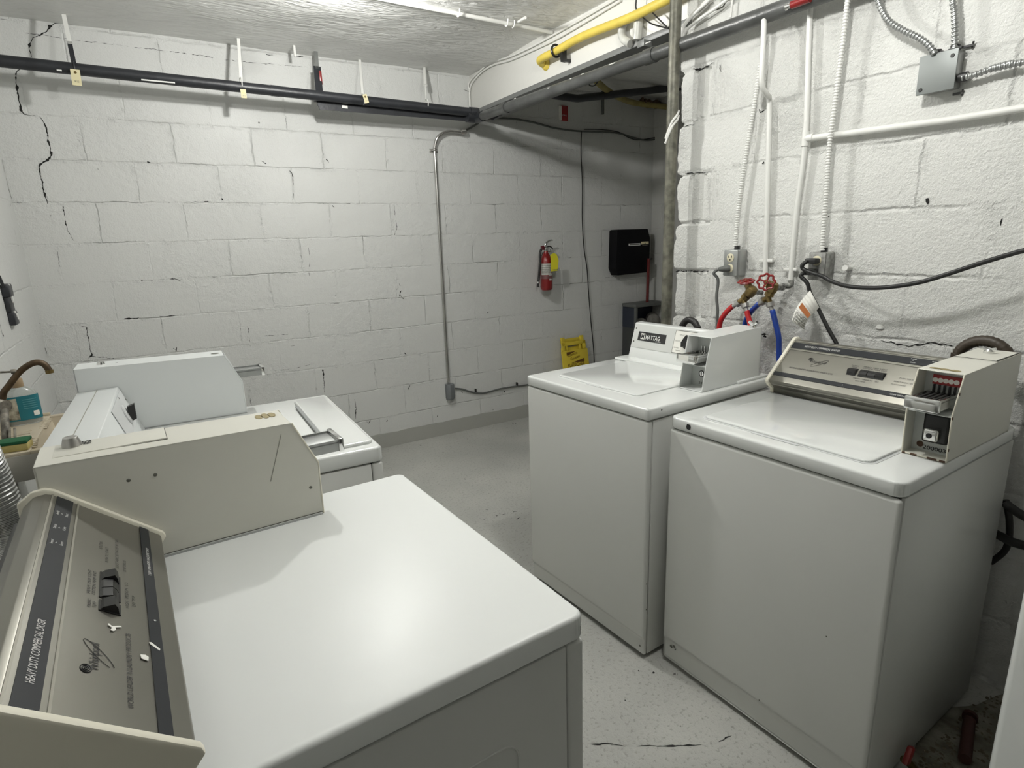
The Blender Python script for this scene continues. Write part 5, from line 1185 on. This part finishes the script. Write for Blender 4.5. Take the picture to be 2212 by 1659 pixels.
def lab(rx, ry, z0_, z1_, a0, a1, mt, nm):
    mb = MB(); n = 14; pr = None
    for i in range(n+1):
        a_ = a0+(a1-a0)*i/n; p = (math.copysign(abs(math.cos(a_))**(2/2.6), math.cos(a_))*rx, math.copysign(abs(math.sin(a_))**(2/2.6), math.sin(a_))*ry)
        c_ = (mb.bm.verts.new((p[0], p[1], z0_)), mb.bm.verts.new((p[0], p[1], z1_)))
        if pr: mb.bm.faces.new([pr[0], c_[0], c_[1], pr[1]])
        pr = c_
    return mb.build(nm, mt, t)
r_ = math.radians
o = lab(.0535, .0325, .018, .108, r_(195), r_(350), teal, 'label')
lab(.0545, .0335, .024, .102, r_(196), r_(262), mat('floral_print', (.55, .52, .42), .6, var=.85, vscale=40, mcol=(.10, .08, .05)), 'floral_print').parent = o
lab(.0545, .0335, .030, .048, r_(296), r_(322), paper, 'barcode_patch').parent = o
for k in range(5): lab(.0548, .0338, .060+.008*k, .0625+.008*k, r_(272), r_(320), mat('faint_teal_print', (.10, .30, .33), .5), 'print_line').parent = o
MB().lathe([(.019, .138), (.019, .166), (.017, .170)], (0, 0, 0), n=20).build('cap', kraft, t)
# sponge
sp = at(30, 972, 2, TZ); sp.x = max(sp.x, LEFT+.06)
t = thing('dish_sponge', 'green and yellow sponge at the near corner of the tub ledge', 'sponge', (sp.x, sp.y, TZ), -.1)
MB().box((-.055, -.03, 0), (.045, .03, .024), bev=.005).build('foam', sponge, t); MB().box((-.055, -.03, .0235), (.045, .03, .034), bev=.003).build('scouring_pad', green, t)
# aluminium duct
P = [at(x, y, 0, X_) for x, y, X_ in ((-120, 880, -.45), (-66, 985, -.45), (-28, 1070, -.44), (2, 1150, -.43), (22, 1240, -.42), (34, 1340, -.41), (30, 1480, -.40))]+[Vector((-.38, 1.02, .16)), Vector((-.30, .96, .09)), Vector((-.235, .95, .085))]
d_ = MB().flex(P, .062, pitch=.011, depth=.055, n=28)
tag(d_.build('dryer_duct', alu), 'ribbed aluminium dryer duct rising behind the near dryer', 'duct')
# lever thing on the left wall
z0 = lf(10, 690); z1 = lf(6, 622)
c_ = lf(14, 657); t = thing('wall_latch', 'black cast latch with chipped paint on the left wall', 'latch', (LEFT, c_.y, c_.z))
MB().box((0, -.05, .03), (.028, .028, .085), bev=.006).box((0, -.045, -.035), (.020, .036, .035), bev=.008).box((0, -.040, -.09), (.024, .040, -.03), bev=.006).tube([(.012, -.09, .12), (.012, -.05, .075)], .006, 8, smooth=False).build('latch_body', blackpipe, t)
mb = MB()
for y_, z_, l_ in ((-.01, .02, .03), (-.02, -.035, .012), (.004, -.05, .018), (.012, -.062, .016), (-.02, .08, .01)): mb.box((.0205, y_-.004, z_-l_/2), (.0285, y_+.004, z_+l_/2), bev=.002)
mb.build('chipped_paint', whitepaint, t)
# ================================================================== RENDER SETTINGS
w_ = bpy.data.worlds.new('world'); S.world = w_; w_.use_nodes = True
w_.node_tree.nodes['Background'].inputs[0].default_value = (.9, .95, 1, 1); w_.node_tree.nodes['Background'].inputs[1].default_value = 0.0
S.view_settings.view_transform = 'Standard'; S.view_settings.look = 'None'; S.view_settings.gamma = 1; S.view_settings.exposure = EXPO
S.view_settings.use_curve_mapping = False
S.cycles.max_bounces = 8; S.cycles.diffuse_bounces = 6; S.cycles.use_denoising = True
bpy.context.view_layer.update()
